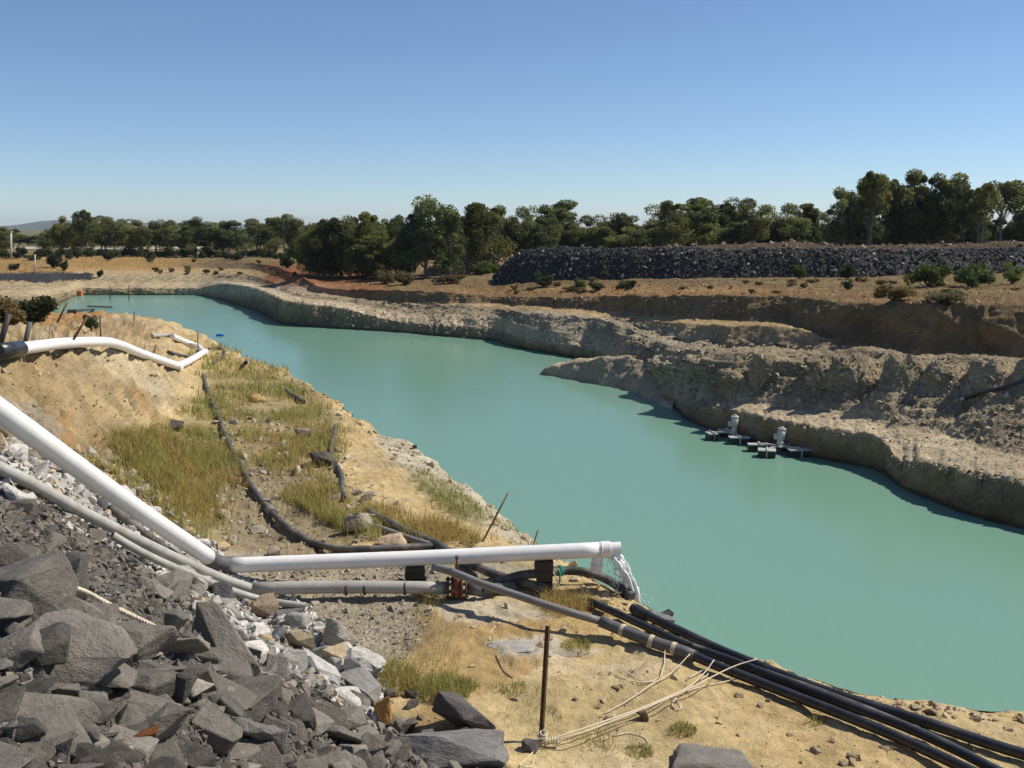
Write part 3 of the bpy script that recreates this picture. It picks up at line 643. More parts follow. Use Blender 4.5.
sz = np.array([.04 * (1 + r.pareto(2.6) * .7) for p in pts]).clip(.03, .2)
kind(scatter_mesh('slope_stones', M['rubble'], [p[0] for p in pts], sz, [np.array([.45, .36, .22]) * r.uniform(.6, 1.15) for p in pts], seed=61, sink=.2), 'stuff')

def clods(name, label, poly, n, smin, smax, tint, seed, dmax, sink=.2):
    pts = sample_zone(poly, n, 5, dmax, seed, power=1.4); rc = np.random.default_rng(seed)
    sz = np.array([smin * (1 + rc.pareto(2.1)) for p in pts]).clip(smin, smax)
    kind(scatter_mesh(name, M['far_rock'], [p[0] for p in pts], sz, [np.array(tint) * rc.uniform(.65, 1.25) for p in pts], seed=seed, sink=sink), 'stuff')['label'] = label
clods('clods', 'loose clay clods on the far slope', [(513, 314), (640, 321), (850, 353), (1030, 362), (1030, 452), (916, 428), (760, 402), (690, 404), (645, 372), (520, 335)], 2600, .08, .34, (.35, .295, .205), 81, 95)
clods('clods', 'loose clay clods on the low far ledge', [(684, 402), (760, 402), (867, 414), (930, 432), (1030, 455), (1030, 490), (926, 468), (890, 446), (784, 426), (700, 412)], 260, .05, .22, (.38, .33, .24), 82, 60)
clods('clods', 'crumbly clods on the lip of the low far ledge', [(690, 402), (734, 407), (784, 420), (833, 427), (883, 437), (897, 462), (926, 460), (966, 470), (1030, 479), (1030, 487), (966, 477), (926, 467), (890, 470), (880, 446), (833, 434), (784, 427), (734, 414), (690, 409)], 650, .05, .3, (.33, .275, .19), 86, 60)
clods('clods', 'loose clods on the far left slopes', [(225, 286), (300, 296), (400, 303), (500, 310), (513, 340), (450, 334), (340, 326), (280, 320)], 800, .12, .4, (.33, .275, .19), 83, 140)
clods('clods', 'loose stones on the far road and rim', [(430, 280), (684, 280), (1030, 276), (1030, 306), (850, 302), (684, 322), (540, 309), (450, 298)], 800, .1, .35, (.34, .25, .15), 84, 120)
clods('clods', 'crumbling clods along the near pond edge', [(215, 343), (270, 361), (340, 398), (400, 436), (500, 507), (600, 575), (700, 634), (800, 671), (900, 699), (1024, 711), (1024, 724), (900, 714), (800, 688), (700, 652), (600, 600), (500, 535), (400, 462), (330, 410), (215, 352)], 1000, .035, .2, (.40, .31, .19), 85, 50)
def proto_mesh(name, seed, tint, **kw):
    V, Fc = hull_rock(seed, **kw); return mesh_np(name, V, Fc, M['rock'], np.tile(tint, (len(V), 1)))
def put_rock(name, me, loc, scale, rot, label, cat='rock', group=None):
    o = bpy.data.objects.new(name, me); link(o); o.location = loc
    o.scale = scale if hasattr(scale, '__len__') else (scale,) * 3
    o.rotation_euler = rot; return thing(o, label, cat, group)
# many alike, each its own object
dark_me = [proto_mesh('slate_rock', 300 + k, np.array([.15, .134, .113]) * (.6 + .055 * k), npts=11 + k % 5, flat=.4 + .08 * (k % 5), detail=1, bev=.025, long=1 + .15 * (k % 4)) for k in range(16)]
slab_me = [proto_mesh('flat_rock', 600 + k, np.array([.165, .149, .127]) * (.5 + .095 * ((k * 7) % 12)), npts=10 + k % 4, flat=.34 + .07 * (k % 4), detail=3, bev=.018, chip=.028, long=1 + .16 * (k % 4), boxy=.46) for k in range(12)]
def off_rope(x, y):
    t = min(1, max(0, ((x - 72) * 88 + (y - 587) * 42) / (88 ** 2 + 42 ** 2))); return math.hypot(x - 72 - 88 * t, y - 587 - 42 * t) > 27
for p in sample_zone(SLAB_V, 120, 3, 12, 35, power=.4, keep=off_rope):
    s = float(np.clip(p[1] * .052 * (.62 + r.pareto(3.4)), min(.14, .05 * p[1]), min(.4, .06 * p[1])))
    put_rock('flat_rock', slab_me[r.integers(12)], p[0] + np.array([0, 0, s * r.uniform(.02, .2)]), s, (r.normal(.12, .28), r.normal(.22, .28), r.normal(-.3, .8)), 'dark slate slab stacked among others at the bottom left', 'rock', 'slate slabs stacked at the bottom left')
pts = sample_zone(PILE_V, 180, 3, 16, 31, power=.6, keep=lambda x, y: off_pipes(x, y) and off_rope(x, y))
for p in pts:
    s = p[1] * .016 * (.7 + r.pareto(3.2)) ; s = min(s, .42)
    put_rock('slate_rock', dark_me[r.integers(16)], p[0] + np.array([0, 0, s * .08]), s, (r.normal(0, .45), r.normal(0, .45), r.uniform(0, 6.3)), 'jagged dark slate rock lying in the grey heap', 'rock', 'slate rocks of the foreground heap')
pale_me = [proto_mesh('pale_stone', 400 + k, pale_tint(np.random.default_rng(50 + k)), npts=10 + k % 4, flat=.6 + .1 * (k % 4), detail=1, bev=.04, long=1 + .12 * (k % 3)) for k in range(14)]
pts = sample_zone(PALE_V, 285, 5, 17, 32, power=.6, keep=off_pipes)
for p in pts:
    s = min(p[1] * .0135 * (.7 + r.pareto(3.4)), .4)
    put_rock('pale_stone', pale_me[r.integers(14)], p[0] + np.array([0, 0, s * .12]), s, (r.normal(0, .4), r.normal(0, .4), r.uniform(0, 6.3)), 'pale grey broken stone in the band along the heap', 'stone', 'pale stones along the foot of the heap')

# the large rocks one can point to: pixel of the centre, width in pixels, proportions, turn, tint
def big(label, px, py, w, prop, rot, tint, seed, h=.3, name='boulder', npts=11, flat=1.0, chip=.042, bev=.014, detail=3, long=1.0, group=None):
    V, Fc = hull_rock(seed, npts, flat, detail, chip, bev, long)
    V = V / (V.max(0) - V.min(0))
    me_ = mesh_np(name, V, Fc, M['rock'], np.tile(np.array(tint), (len(V), 1)))
    g_ = hit_land(px, py); D = g_[1]; s = w * D / F * (.9 if px < 300 and py > 580 else 1)
    dims = np.array(prop) * s
    o = put_rock(name, me_, np.array(g_[0]) + np.array([0, 0, dims[2] * h]), dims, rot, label, 'rock', group)
    return o
G1 = (.145, .131, .113); G2 = (.185, .167, .142); G3 = (.085, .078, .07)
big('large dark block with pale upright side at the left picture edge', 22, 612, 100, (1, .9, .62), (.15, -.12, .35), G1, 901, .35, npts=12)
big('added upright slab tinted paler as the sunlit side of the large dark block', 72, 596, 54, (.55, 1, 1.15), (.15, .35, -.3), (.21, .195, .17), 902, .3, npts=11)  # paler tint paints sunlight on the dark block's right side
big('broad flat slate slab tilted to the right below the dark block', 68, 668, 125, (1, .72, .30), (.18, .2, -.35), G2, 903, .5, npts=14)
big('small rounded tan rock wedged behind the broad flat slab', 57, 648, 20, (1, .8, .8), (0, 0, 0), (.27, .17, .11), 904, .6)
big('low slab under the broad dark block with ragged front', 60, 632, 90, (1, .6, .3), (.2, .05, .1), G1, 905, .4)
big('tall flat topped slate slab split by black crevices', 132, 655, 84, (1, .9, .55), (.12, .2, -.5), G2, 906, .35, npts=12)
big('narrow dark upright splinter in the split slab', 110, 660, 26, (.6, .7, 1.8), (.2, -.15, .3), G3, 907, .4)
big('second dark splinter leaning on the split slab', 124, 672, 24, (.7, .7, 1.5), (.3, -.3, .6), G3, 908, .4)
big('lens shaped slate slab with thin edge', 134, 713, 98, (1, .62, .24), (.16, .06, -.05), G2, 909, .6, npts=16)
big('small pale diamond shaped slab standing on edge', 172, 642, 32, (.8, .5, 1.3), (.35, .2, .2), (.2, .19, .168), 910, .4)
big('long ridge slab sloping down to the right in mid heap', 222, 655, 96, (1.1, .6, .45), (.1, .38, -.55), G2, 911, .35, npts=12)
big('dark slab with undercut front below the ridge slab', 236, 702, 90, (1, .65, .42), (.15, .2, -.25), G1, 912, .4, npts=12)
big('smooth grey slab in front of the white pipe stones', 176, 596, 48, (.8, .9, .6), (.15, .35, -.4), G2, 913, .35)
big('blunt grey block beside the lens shaped slab', 178, 702, 40, (1, .8, .9), (.1, .1, .3), G1, 914, .4)
big('dark rock with rust orange face at the bottom edge', 150, 752, 88, (1, .5, .6), (.35, -.1, .5), G1, 915, .35)
big('rust orange rock face near the bottom edge', 138, 751, 34, (1.25, .3, .5), (.45, -.1, .6), (.33, .13, .045), 916, .75, chip=.02)
big('leaning grey slab near the bottom edge below the undercut slab', 214, 742, 62, (1, .7, .55), (.2, .45, -.8), G2, 917, .4)
big('ribbed block with vertical grooves near the bottom edge', 256, 752, 62, (1, .7, .75), (.1, .15, -.2), (.19, .18, .165), 918, .35, chip=.06)
big('small red brown rock leaning beside the ribbed block', 279, 738, 20, (.6, .6, 1.3), (.1, .2, 0), (.26, .14, .1), 919, .5)
big('round dark stone between slabs near the bottom edge', 232, 738, 18, (1, 1, 1), (0, 0, 0), G3, 920, .5)
big('oval grey cobble at the lower left', 84, 745, 34, (1, .7, .65), (0, .1, .3), G2, 921, .5, flat=1, chip=.02, bev=.08)
big('pale oval cobble in the lower left corner', 14, 740, 34, (1.2, .7, .6), (.1, 0, .2), (.23, .215, .19), 922, .5, bev=.08, chip=.02)
big('lower left cobble behind the oval grey one', 36, 722, 22, (1, .8, .7), (0, 0, .4), G2, 923, .5, bev=.08)
big('long flat rock lying along the bottom edge beside the sand', 462, 762, 92, (1.1, .55, .32), (.1, .06, .1), (.17, .165, .16), 924, .4, npts=16, chip=.035)
big('dark wedge shaped boulder resting on the sand with black underside', 464, 728, 66, (1, .62, .50), (.1, .24, -.25), (.125, .115, .11), 925, .42, npts=12)
big('small dark rock in front of the wedge shaped boulder', 463, 744, 26, (1, .8, .8), (.3, .2, 1), G3, 926, .35)
big('orange ochre rock at the foot of the heap', 384, 724, 20, (.8, .7, 1.5), (.1, -.15, .2), (.50, .26, .08), 927, .45, chip=.07)
big('grey boulder half cut by the bottom edge on the sand', 712, 771, 92, (1, .6, .45), (.05, .08, .2), (.2, .185, .165), 928, -.12, npts=15)
big('dark leaning triangular rock under the grey pipes', 226, 600, 32, (1, .6, .6), (.2, .5, -.5), (.14, .137, .14), 929, .35)
big('square tan block lying at the end of the thin grey pipe', 261, 616, 32, (1, .9, .85), (.05, .05, .5), (.36, .27, .19), 930, .45, npts=10)
big('flat grey slab beside the square tan block', 290, 616, 28, (1.1, .7, .35), (0, .1, .2), (.17, .16, .16), 931, .5)
big('large white slab behind the grey pipes beside the heap', 193, 588, 42, (1, .8, .5), (.1, .5, -.5), (.47, .445, .39), 932, .4)
big('flat pale slab by the thin grey pipe', 222, 606, 22, (1.2, .8, .35), (0, .1, .2), (.50, .475, .43), 933, .5)
big('rough pale lump beside the gravel and grass', 341, 644, 34, (1, .8, .9), (.1, .1, .4), (.36, .335, .28), 934, .4, chip=.08)
big('rounded pale boulder at the edge of the stone band', 366, 682, 40, (1.1, .8, .75), (0, .35, -.4), (.41, .39, .35), 935, .4, bev=.08)
big('long pale boulder with dark side at the edge of the stone band', 362, 702, 46, (1.2, .6, .6), (0, .35, -.5), (.36, .345, .32), 936, .4)
big('white stone with yellow patch in the stone band', 300, 650, 26, (1.1, .7, .7), (.1, .3, -.4), (.45, .38, .24), 937, .5)
big('long white stone lying across the stone band', 320, 672, 36, (1.2, .6, .55), (.1, .4, -.6), (.52, .50, .47), 938, .45)
big('pale stone with orange edge near the gravel', 340, 662, 26, (1.1, .8, .7), (.1, .1, .2), (.47, .37, .24), 939, .5)
big('squat pale block below the grass tuft', 358, 664, 22, (1, .8, .8), (0, 0, .4), (.45, .42, .38), 940, .45)
big('pitted pale boulder behind the white discharge pipe', 361, 532, 30, (1.1, .8, .85), (0, .1, .3), (.44, .38, .29), 941, .4, chip=.07, npts=20, bev=.06)
big('tan block beside the pitted boulder behind the pipe', 392, 547, 24, (1.2, .7, .6), (0, 0, .2), (.44, .34, .22), 942, .4)
big('dark muddy rock under the kinked hose on the bench', 322, 464, 26, (1, .8, .55), (0, .1, .3), (.085, .075, .06), 943, .45, npts=18, bev=.06)
big('grey rock among the grass of the bench', 304, 437, 16, (1, .8, .7), (0, 0, .3), (.21, .175, .14), 944, .4)
big('yellow rock among the grass near the bench edge', 257, 403, 18, (1.1, .8, .6), (0, 0, .3), (.42, .28, .11), 945, .3, npts=18, bev=.06)
big('grey rock at the foot of the clay slope', 178, 429, 13, (1, .8, .8), (.1, .2, .5), (.17, .15, .14), 946, .4)
big('yellow boulder beside the dark bush on the left bank', 52, 308, 12, (1.1, .9, .9), (0, 0, 0), (.52, .38, .17), 947, .45)
big('dark rock on the pond edge beside the open hose end', 664, 612, 18, (1, .7, .7), (0, .1, .3), (.12, .12, .125), 948, .4)
big('flat grey slab on the pond edge below the open hose end', 662, 620, 24, (1.2, .6, .25), (0, .2, -.2), (.27, .26, .25), 949, .5)
big('flat pale flagstone beside the rusty stake', 512, 646, 44, (1.1, .6, .12), (0, 0, .1), (.38, .365, .33), 950, -.3, chip=.05, bev=.05, npts=22)
big('long pale flagstone under the black hoses', 572, 652, 70, (1.2, .5, .10), (0, 0, .05), (.44, .37, .27), 951, -.2, chip=.05, bev=.05, npts=24)
big('stone tied into the rope at the foot of the stake', 531, 751, 16, (1, .8, .7), (0, .2, .3), (.2, .19, .2), 952, .45)
big('small brown stone on the sand beneath the ropes', 641, 720, 14, (1, .8, .7), (0, 0, .3), (.27, .2, .13), 953, .45)
big('small dark lump on the pale shelf at the water', 414, 450, 6, (1, .8, .9), (0, 0, .3), (.12, .1, .08), 954, .45)
sand_me = [proto_mesh('sand_stone', 500 + k, np.array([.40, .31, .2]) * (1 + .15 * k), npts=11, flat=.6, detail=1, bev=.06) for k in range(4)]
for (x, y, w) in ((760, 706, 9), (768, 701, 7), (717, 718, 5), (853, 758, 16), (816, 752, 14), (843, 764, 12), (832, 742, 9), (855, 732, 9), (575, 700, 8), (598, 708, 7), (740, 696, 12), (515, 700, 9), (421, 718, 10), (884, 748, 10), (790, 735, 8)):
    h_ = hit(x, y); s = w * h_[1] / F
    put_rock('sand_stone', sand_me[r.integers(4)], np.array(h_[0]) + np.array([0, 0, s * .1]), s, (0, 0, r.uniform(0, 6)), 'small brown stone half sunk in the sandy bench', 'stone', 'small stones on the sand')
for (x, y, w) in ((391, 696, 15), (410, 697, 13), (413, 706, 15), (425, 738, 22), (408, 730, 22), (400, 752, 26)):
    h_ = hit(x, y); s = w * h_[1] / F
    put_rock('slate_rock', dark_me[r.integers(16)], np.array(h_[0]) + np.array([0, 0, s * .15]), s, (0, .2, r.uniform(0, 6)), 'loose slate rock on the sand beside the heap', 'rock', 'loose slate rocks at the toe of the heap')

# ------------------------------------------------------------------ pipes
def ground_path(pix, h, smooth=4, step=7.0, B=None):
    P = crom([(x, y, 0) for x, y in pix], step)[:, :2]
    W = np.array([lift(x, y, h, B) for x, y in P])
    if smooth and len(W) > 2 * smooth:
        k = np.ones(2 * smooth + 1) / (2 * smooth + 1)
        Wp = np.pad(W, ((smooth, smooth), (0, 0)), mode='reflect', reflect_type='odd')
        W = np.stack([np.convolve(Wp[:, c], k, mode='valid') for c in range(3)], -1)
    return crom(W, .12)
def pipe_thing(name, label, cat, path, rad, m, n=14, group=None, hollow=0.0):
    o = MB().tube(path, rad, n, hollow=hollow).build(name, m); return thing(o, label, cat, group)

# white discharge pipe: long horizontal length, collar, spout stub, grey coupling
A0 = PD(228, 565.5, 14.9); A1 = PD(602, 549.7, 14.9); dA = (A1 - A0) / np.linalg.norm(A1 - A0)
mid = .5 * (A0 + A1) + np.array([0, 0, -.012])
o = MB().tube(crom([A0, .5 * (A0 + mid), mid, .5 * (mid + A1), A1], .25), .116, 28).build('discharge_pipe', M['pvc'])
thing(o, 'long straight white plastic pipe pouring water into the pond', 'pipe')
MB().tube([A1 - dA * .03, A1 + dA * .03, A1 + dA * .07, A1 + dA * .12], .124, 28, hollow=.86).build('collar', M['pvc'], o)
MB().tube([A1 + dA * (-.012), A1 + dA * .0], [.128, .128], 28).build('collar_ring', M['pvc'], o)
st0 = A1 - dA * .06 + np.array([0, 0, -.08]); dn = np.array([-.12, -.1, -1.0]); dn /= np.linalg.norm(dn)
MB().tube([st0, st0 + dn * .26], .085, 20, hollow=.85).tube([st0 + dn * .13, st0 + dn * .17], .094, 20).build('spout_stub', M['pvc'], o)
# white feeder pipe down the heap
B0 = PD(211, 559, 14.6); B1 = PD(0, 411, 9.9); dB = (B1 - B0) / np.linalg.norm(B1 - B0); B2 = B1 + dB * 2.2
o = MB().tube(crom([B0, .5 * (B0 + B1) + np.array([0, 0, -.03]), B1, B2], .3), .116, 28).build('feeder_pipe', M['pvc'])
thing(o, 'sloping white plastic pipe running down the heap', 'pipe')
cp_ = MB()
K0 = B0 - dB * .02; Kc = .5 * (B0 + A0); K1 = A0
cp_.tube(crom([B0 + dB * .12, B0 - dB * .02, B0 - dB * .2], .05), [.122] * len(crom([B0 + dB * .12, B0 - dB * .02, B0 - dB * .2], .05)), 22)
cp_.tube(crom([B0 - dB * .15, Kc, A0 + dA * .02], .04), .105, 22)
cpo = cp_.build('coupling', M['rubber'], o)
MB().tube([A0 - dA * .06, A0 + dA * .07], .134, 26).build('coupling_sleeve', M['rubber'], cpo)
# supports of the discharge pipe
for (x, y, w, lab) in ((418, 580, .32, 'dark timber block under the middle of the white pipe'), (548, 570, .28, 'dark timber block under the outer end of the white pipe')):
    t_ = (x - 228) / (606 - 228.); c_ = A0 + (A1 - A0) * t_; g_ = gz(c_[0], c_[1]); top = c_[2] - .118
    bl = empty('timber_block', (c_[0], c_[1], g_), lab, 'timber block')
    hgt = top - g_
    for k in range(3):
        MB().box((random.uniform(-.02, .02), random.uniform(-.02, .02), hgt * (k + .5) / 3 - .02 * (k == 0)), (w * random.uniform(.85, 1), .26, hgt / 3 * .97), bev=.012).build('timber_piece', M['timber'], bl)

# grey pipes
pG = ground_path([(-30, 455), (20, 477), (60, 500), (100, 521), (140, 541), (180, 560), (222, 579), (250, 588)], .17, 4)
pipe_thing('grey_pipe', 'thicker weathered grey pipe running down the heap', 'pipe', pG, .066, M['pvc_dull'], 18)
pG2 = ground_path([(112, 535), (140, 552), (180, 570), (220, 586), (250, 597), (280, 603), (306, 606)], .14, 3)
o = pipe_thing('grey_pipe', 'thin grey pipe with a loose end by the tan block', 'pipe', pG2, .046, M['pvc_dull'], 16, hollow=.8)
pG3 = ground_path([(110, 508), (135, 526), (160, 545), (190, 566)], .09, 2)
pipe_thing('dark_hose', 'short dark hose half hidden behind the sloping white pipe', 'hose', pG3, .06, M['hose_dusty'], 12)
# straight grey main with a flanged valve
V0 = lift(252, 589.5, .13); D0 = V0[1]
e0 = lift(250, 588.5, .12); e1 = lift(447, 588, .16)
dE = (e1 - e0) / np.linalg.norm(e1 - e0)
o = MB().tube(crom([e0, .5 * (e0 + e1) + np.array([0, 0, .02]), e1], .3), .092, 22).build('grey_main', M['pvc_dull'])
thing(o, 'straight grey main pipe lying below the white discharge pipe', 'pipe')
for t_ in (1.36, 1.62, 2.2):
    c_ = e0 + dE * t_; MB().tube([c_, c_ + dE * .03], .102, 20).build('pipe_clamp', M['dark_iron'], o)
v = empty('gate_valve', e1, 'rusty flanged gate valve with red body and upright spindle', 'valve')
def vm(name, mb, m, par): return mb.build(name, m, par)
lo_ = lambda t_, dz=0.0, dy=0.0: np.array(dE * t_ + np.array([0, dy, dz]))
for t_ in (.0, .06, .20, .26):
    f_ = MB().tube([lo_(t_), lo_(t_ + .028)], .165, 24).build('flange', M['dark_iron'] if t_ in (.0, .26) else M['rust'], v)
    for k in range(8):
        a_ = k * math.pi / 4; rr_ = np.array([0, math.cos(a_), math.sin(a_)]) * .135
        MB().tube([lo_(t_ - .02) + rr_, lo_(t_ + .05) + rr_], .014, 6, smooth=False).build('bolt', M['rust'], f_)
MB().tube(crom([lo_(.08), lo_(.14), lo_(.2)], .03), .115, 18).box(lo_(.145, .02), (.09, .2, .26), bev=.03).build('body', M['red_iron'], v)
bn = MB().tube([lo_(.145, .12), lo_(.145, .2)], [.06, .05], 14).box(lo_(.145, .2), (.12, .12, .025), bev=.004).build('bonnet', M['galv'], v)
MB().tube([lo_(.145, .2), lo_(.145, .46)], .016, 8).build('spindle', M['rust'], v)
MB().tube([lo_(.145, .44), lo_(.145, .48)], .026, 8).build('spindle_nut', M['rust'], v)
MB().tube([lo_(.29), lo_(.5)], [.095, .09], 18).build('outlet', M['rubber'], v)
q0 = e1 + dE * .48
q1 = lift(500, 588, .1); q2 = lift(515, 586, .1)
pipe_thing('outlet_pipe', 'short dark outlet pipe leading on from the valve', 'pipe', crom([q0, q1, q2], .1), .075, M['hose_dusty'], 14)

# grey hose that turns into the front black hose of the bundle
def front(pix, hs):  return np.array([lift(x, y, h) for (x, y), h in zip(pix, hs)])
h1 = crom(front([(434, 567), (455, 573), (480, 583), (510, 593), (543, 604), (575, 614), (600, 621)], [.42, .4, .38, .36, .33, .26, .2]), .12)
pipe_thing('grey_hose', 'smooth grey hose slanting in front of the valve', 'hose', h1, .054, M['hose_grey'], 16)
h1b = np.vstack([h1[-1:], front([(622, 630), (650, 641), (684, 652), (720, 667), (784, 692), (833, 711), (883, 731), (930, 752), (985, 778), (1010, 792)], [.15, .11, .1, .1, .09, .09, .09, .09, .09, .09])])
o = pipe_thing('black_hose', 'thick front black hose of the bundle at the water edge', 'hose', crom(h1b, .15), .062, M['hose'], 16)
c_ = crom(h1b, .15)[:9]; MB().tube(c_, .078, 16).build('rubber_joint', M['rubber'], o)
h3 = ground_path([(589, 601), (612, 611), (640, 624), (668, 637), (690, 646), (730, 660), (790, 683), (850, 706), (910, 729), (960, 752), (1010, 778)], .09, 2)
pipe_thing('black_hose', 'middle black hose of the bundle starting in dry grass', 'hose', h3, .055, M['hose'], 16)
h3b = ground_path([(690, 645), (720, 655), (760, 670), (820, 691), (880, 714), (940, 740), (1000, 770), (1020, 780)], .10, 2)
pipe_thing('black_hose', 'thinner dusty black hose squeezed inside the bundle', 'hose', h3b, .038, M['hose_dusty'], 12)
h4 = ground_path([(636, 610), (650, 617), (684, 633), (720, 650), (750, 662), (800, 682), (850, 699), (890, 711), (940, 727), (990, 744), (1030, 756), (1060, 766)], .09, 2)
o = pipe_thing('black_hose', 'black hose with wide open end nearest the water', 'hose', h4, .064, M['hose'], 18, hollow=.85)
MB().tube(h4[:3] , [.09, .088, .08], 18, hollow=.85).build('flared_end', M['hose'], o)
# arching hose over the edge
h5 = front([(493, 584), (505, 580), (522, 575), (545, 573), (566, 570.5), (590, 573), (608, 580), (622, 589), (632, 597)], [.12, .16, .2, .22, .22, .18, .12, .08, .05])
pipe_thing('black_hose', 'arched black hose dropping over the edge under the pipe end', 'hose', crom(h5, .1), .068, M['hose_dusty'], 16)
h6 = front([(366, 511), (384, 520), (404, 530), (430, 541), (468, 562), (496, 575), (520, 582), (545, 588)], [.09] * 8)
pipe_thing('dusty_hose', 'dusty dark hose passing under the white pipe to the tied hoses', 'hose', crom(h6, .15), .07, M['hose_dusty'], 16)
h7 = ground_path([(374, 526), (392, 532), (415, 540), (440, 547), (470, 556)], .07, 1)
pipe_thing('grey_hose', 'thin grey hose beside the dusty hose behind the white pipe', 'hose', h7, .05, M['hose_grey'], 14)
MB_ = MB().tube(crom(h6, .15)[int(len(crom(h6, .15)) * .66):int(len(crom(h6, .15)) * .66) + 3], .085, 16).build('hose_joint', M['rubber'], bpy.data.objects['dusty_hose'])
h8 = ground_path([(203, 375), (206, 386), (209, 394), (218, 415), (226, 437), (236, 457), (247, 478), (258, 496), (272, 513), (288, 529), (304, 540), (320, 546), (345, 549), (372, 549), (400, 547), (440, 546)], .07, 2)
o = pipe_thing('long_hose', 'long curved black hose lying through the bench grass', 'hose', h8, .055, M['hose_dusty'], 14)
k_ = int(len(h8) * .72); MB().tube(h8[k_:k_ + 3], .082, 14).build('hose_joint', M['hose_grey'], o)
k_ = int(len(h8) * .28); MB().tube(h8[k_:k_ + 2], .08, 14).build('hose_joint', M['rubber'], o)
h9 = ground_path([(336, 425), (334, 436), (331, 447), (331, 456), (337, 465), (342, 477), (342, 488), (345, 499)], .07, 1)
pipe_thing('kinked_hose', 'short kinked hose lying over a muddy rock', 'hose', h9, .055, M['hose_dusty'], 14)
pipe_thing('hose_offcut', 'short grey hose piece on the pond edge', 'hose', ground_path([(286, 391), (290, 394), (296, 397), (303, 402)], .07, 0), .075, M['hose_dusty'], 12)
pipe_thing('hose_loop', 'curved dark hose loop on the far bench beyond the grass', 'hose', ground_path([(208, 349), (218, 347), (225, 351), (223, 357), (217, 361), (212, 364)], .05, 1), .05, M['hose_dusty'], 10)
pipe_thing('hose_loop', 'second dark hose loop nearer the pond edge', 'hose', ground_path([(239, 352), (245, 353), (248, 358), (245, 364), (240, 368)], .05, 1), .06, M['hose_dusty'], 10)
# upper white pipe on the clay slope
up = front([(18, 349), (40, 346), (60, 343.5), (84, 342), (106, 342), (120, 345), (140, 353), (160, 360), (178, 366)], [.25, .3, .32, .32, .3, .25, .2, .18, .16])
W = crom(up, .3)
o = pipe_thing('upper_pipe', 'bent white plastic pipe crossing the clay slope at left', 'pipe', W, .118, M['pvc'], 18)
u2 = front([(178, 366), (187, 362), (196, 357), (204, 352)], [.16, .15, .15, .15]); MB().tube(crom(u2, .3), .118, 18).build('elbow_length', M['pvc'], o)
u3 = front([(204, 352), (197, 346), (186, 342), (172, 336)], [.15, .15, .15, .15]); MB().tube(crom(u3, .3), .105, 18).build('return_length', M['pvc'], o)
u4 = front([(172, 336), (165, 335), (152, 336)], [.15, .12, .1]); MB().tube(crom(u4, .3), .07, 14).build('thin_tail', M['pvc_dull'], o)
for q in (up[-1], u2[-1]): MB().tube([q - (0, 0, .001) + np.array([-.13, 0, 0]), q + np.array([.13, 0, 0])], .124, 18).build('elbow_sleeve', M['pvc'], o)
dU = up[0] - up[1]; dU /= np.linalg.norm(dU)
MB().tube([up[0] - dU * .1, up[0] + dU * .45, up[0] + dU * 1.1], [.15, .15, .15], 18).build('black_sleeve', M['hose'], o)
pipe_thing('dark_hose', 'dark hose inside the loop of the bent white pipe', 'hose', ground_path([(168, 352), (180, 355), (190, 358)], .05, 0), .06, M['hose_dusty'], 10)
far_h = np.array([lift(x, y, .25, B_FAR) for x, y in ((965, 398), (975, 395), (988, 391), (1002, 388), (1024, 380), (1060, 366))])
o = pipe_thing('black_hose', 'black hose coming down the far bank at right', 'hose', crom(far_h, .3), .085, M['hose'], 10)
MB().tube([far_h[0], far_h[0] + (far_h[0] - far_h[1]) * .5], .07, 10).build('hose_tip', M['galv'], o)

# ------------------------------------------------------------------ ropes and twine
def twisted(name, label, path, r_=.011, m=None, strands=3, pitch=.09):
    P = crom(path, .018); mb = MB(); s = np.concatenate([[0], np.cumsum(np.linalg.norm(np.diff(P, axis=0), axis=1))])
    T_ = np.gradient(P, axis=0); T_ /= np.linalg.norm(T_, axis=1)[:, None]
    u_ = np.cross(T_, [0, 0, 1.0]); u_ /= np.linalg.norm(u_, axis=1)[:, None] + 1e-9; w_ = np.cross(T_, u_)
    for k in range(strands):
        a_ = 2 * math.pi * (s / pitch + k / strands)
        mb.tube(P + r_ * .9 * (np.cos(a_)[:, None] * u_ + np.sin(a_)[:, None] * w_), r_, 5)
    return thing(mb.build(name, m or M['twine']), label, 'rope')
def twine(name, label, pix, hs, r_=.007, m=None, step=.06):
    pts_ = [lift(x, y, h) for (x, y), h in zip(pix, hs)]
    return thing(MB().tube(crom(pts_, step), r_, 6).build(name, m or M['twine']), label, 'rope')
twisted('rope', 'thick twisted pale rope lying across the slate heap', [lift(x, y, h) for x, y, h in ((72, 587, .2), (90, 594, .16), (110, 605, .13), (135, 617, .12), (160, 629, .1))], .012)
tie = (541, 742)
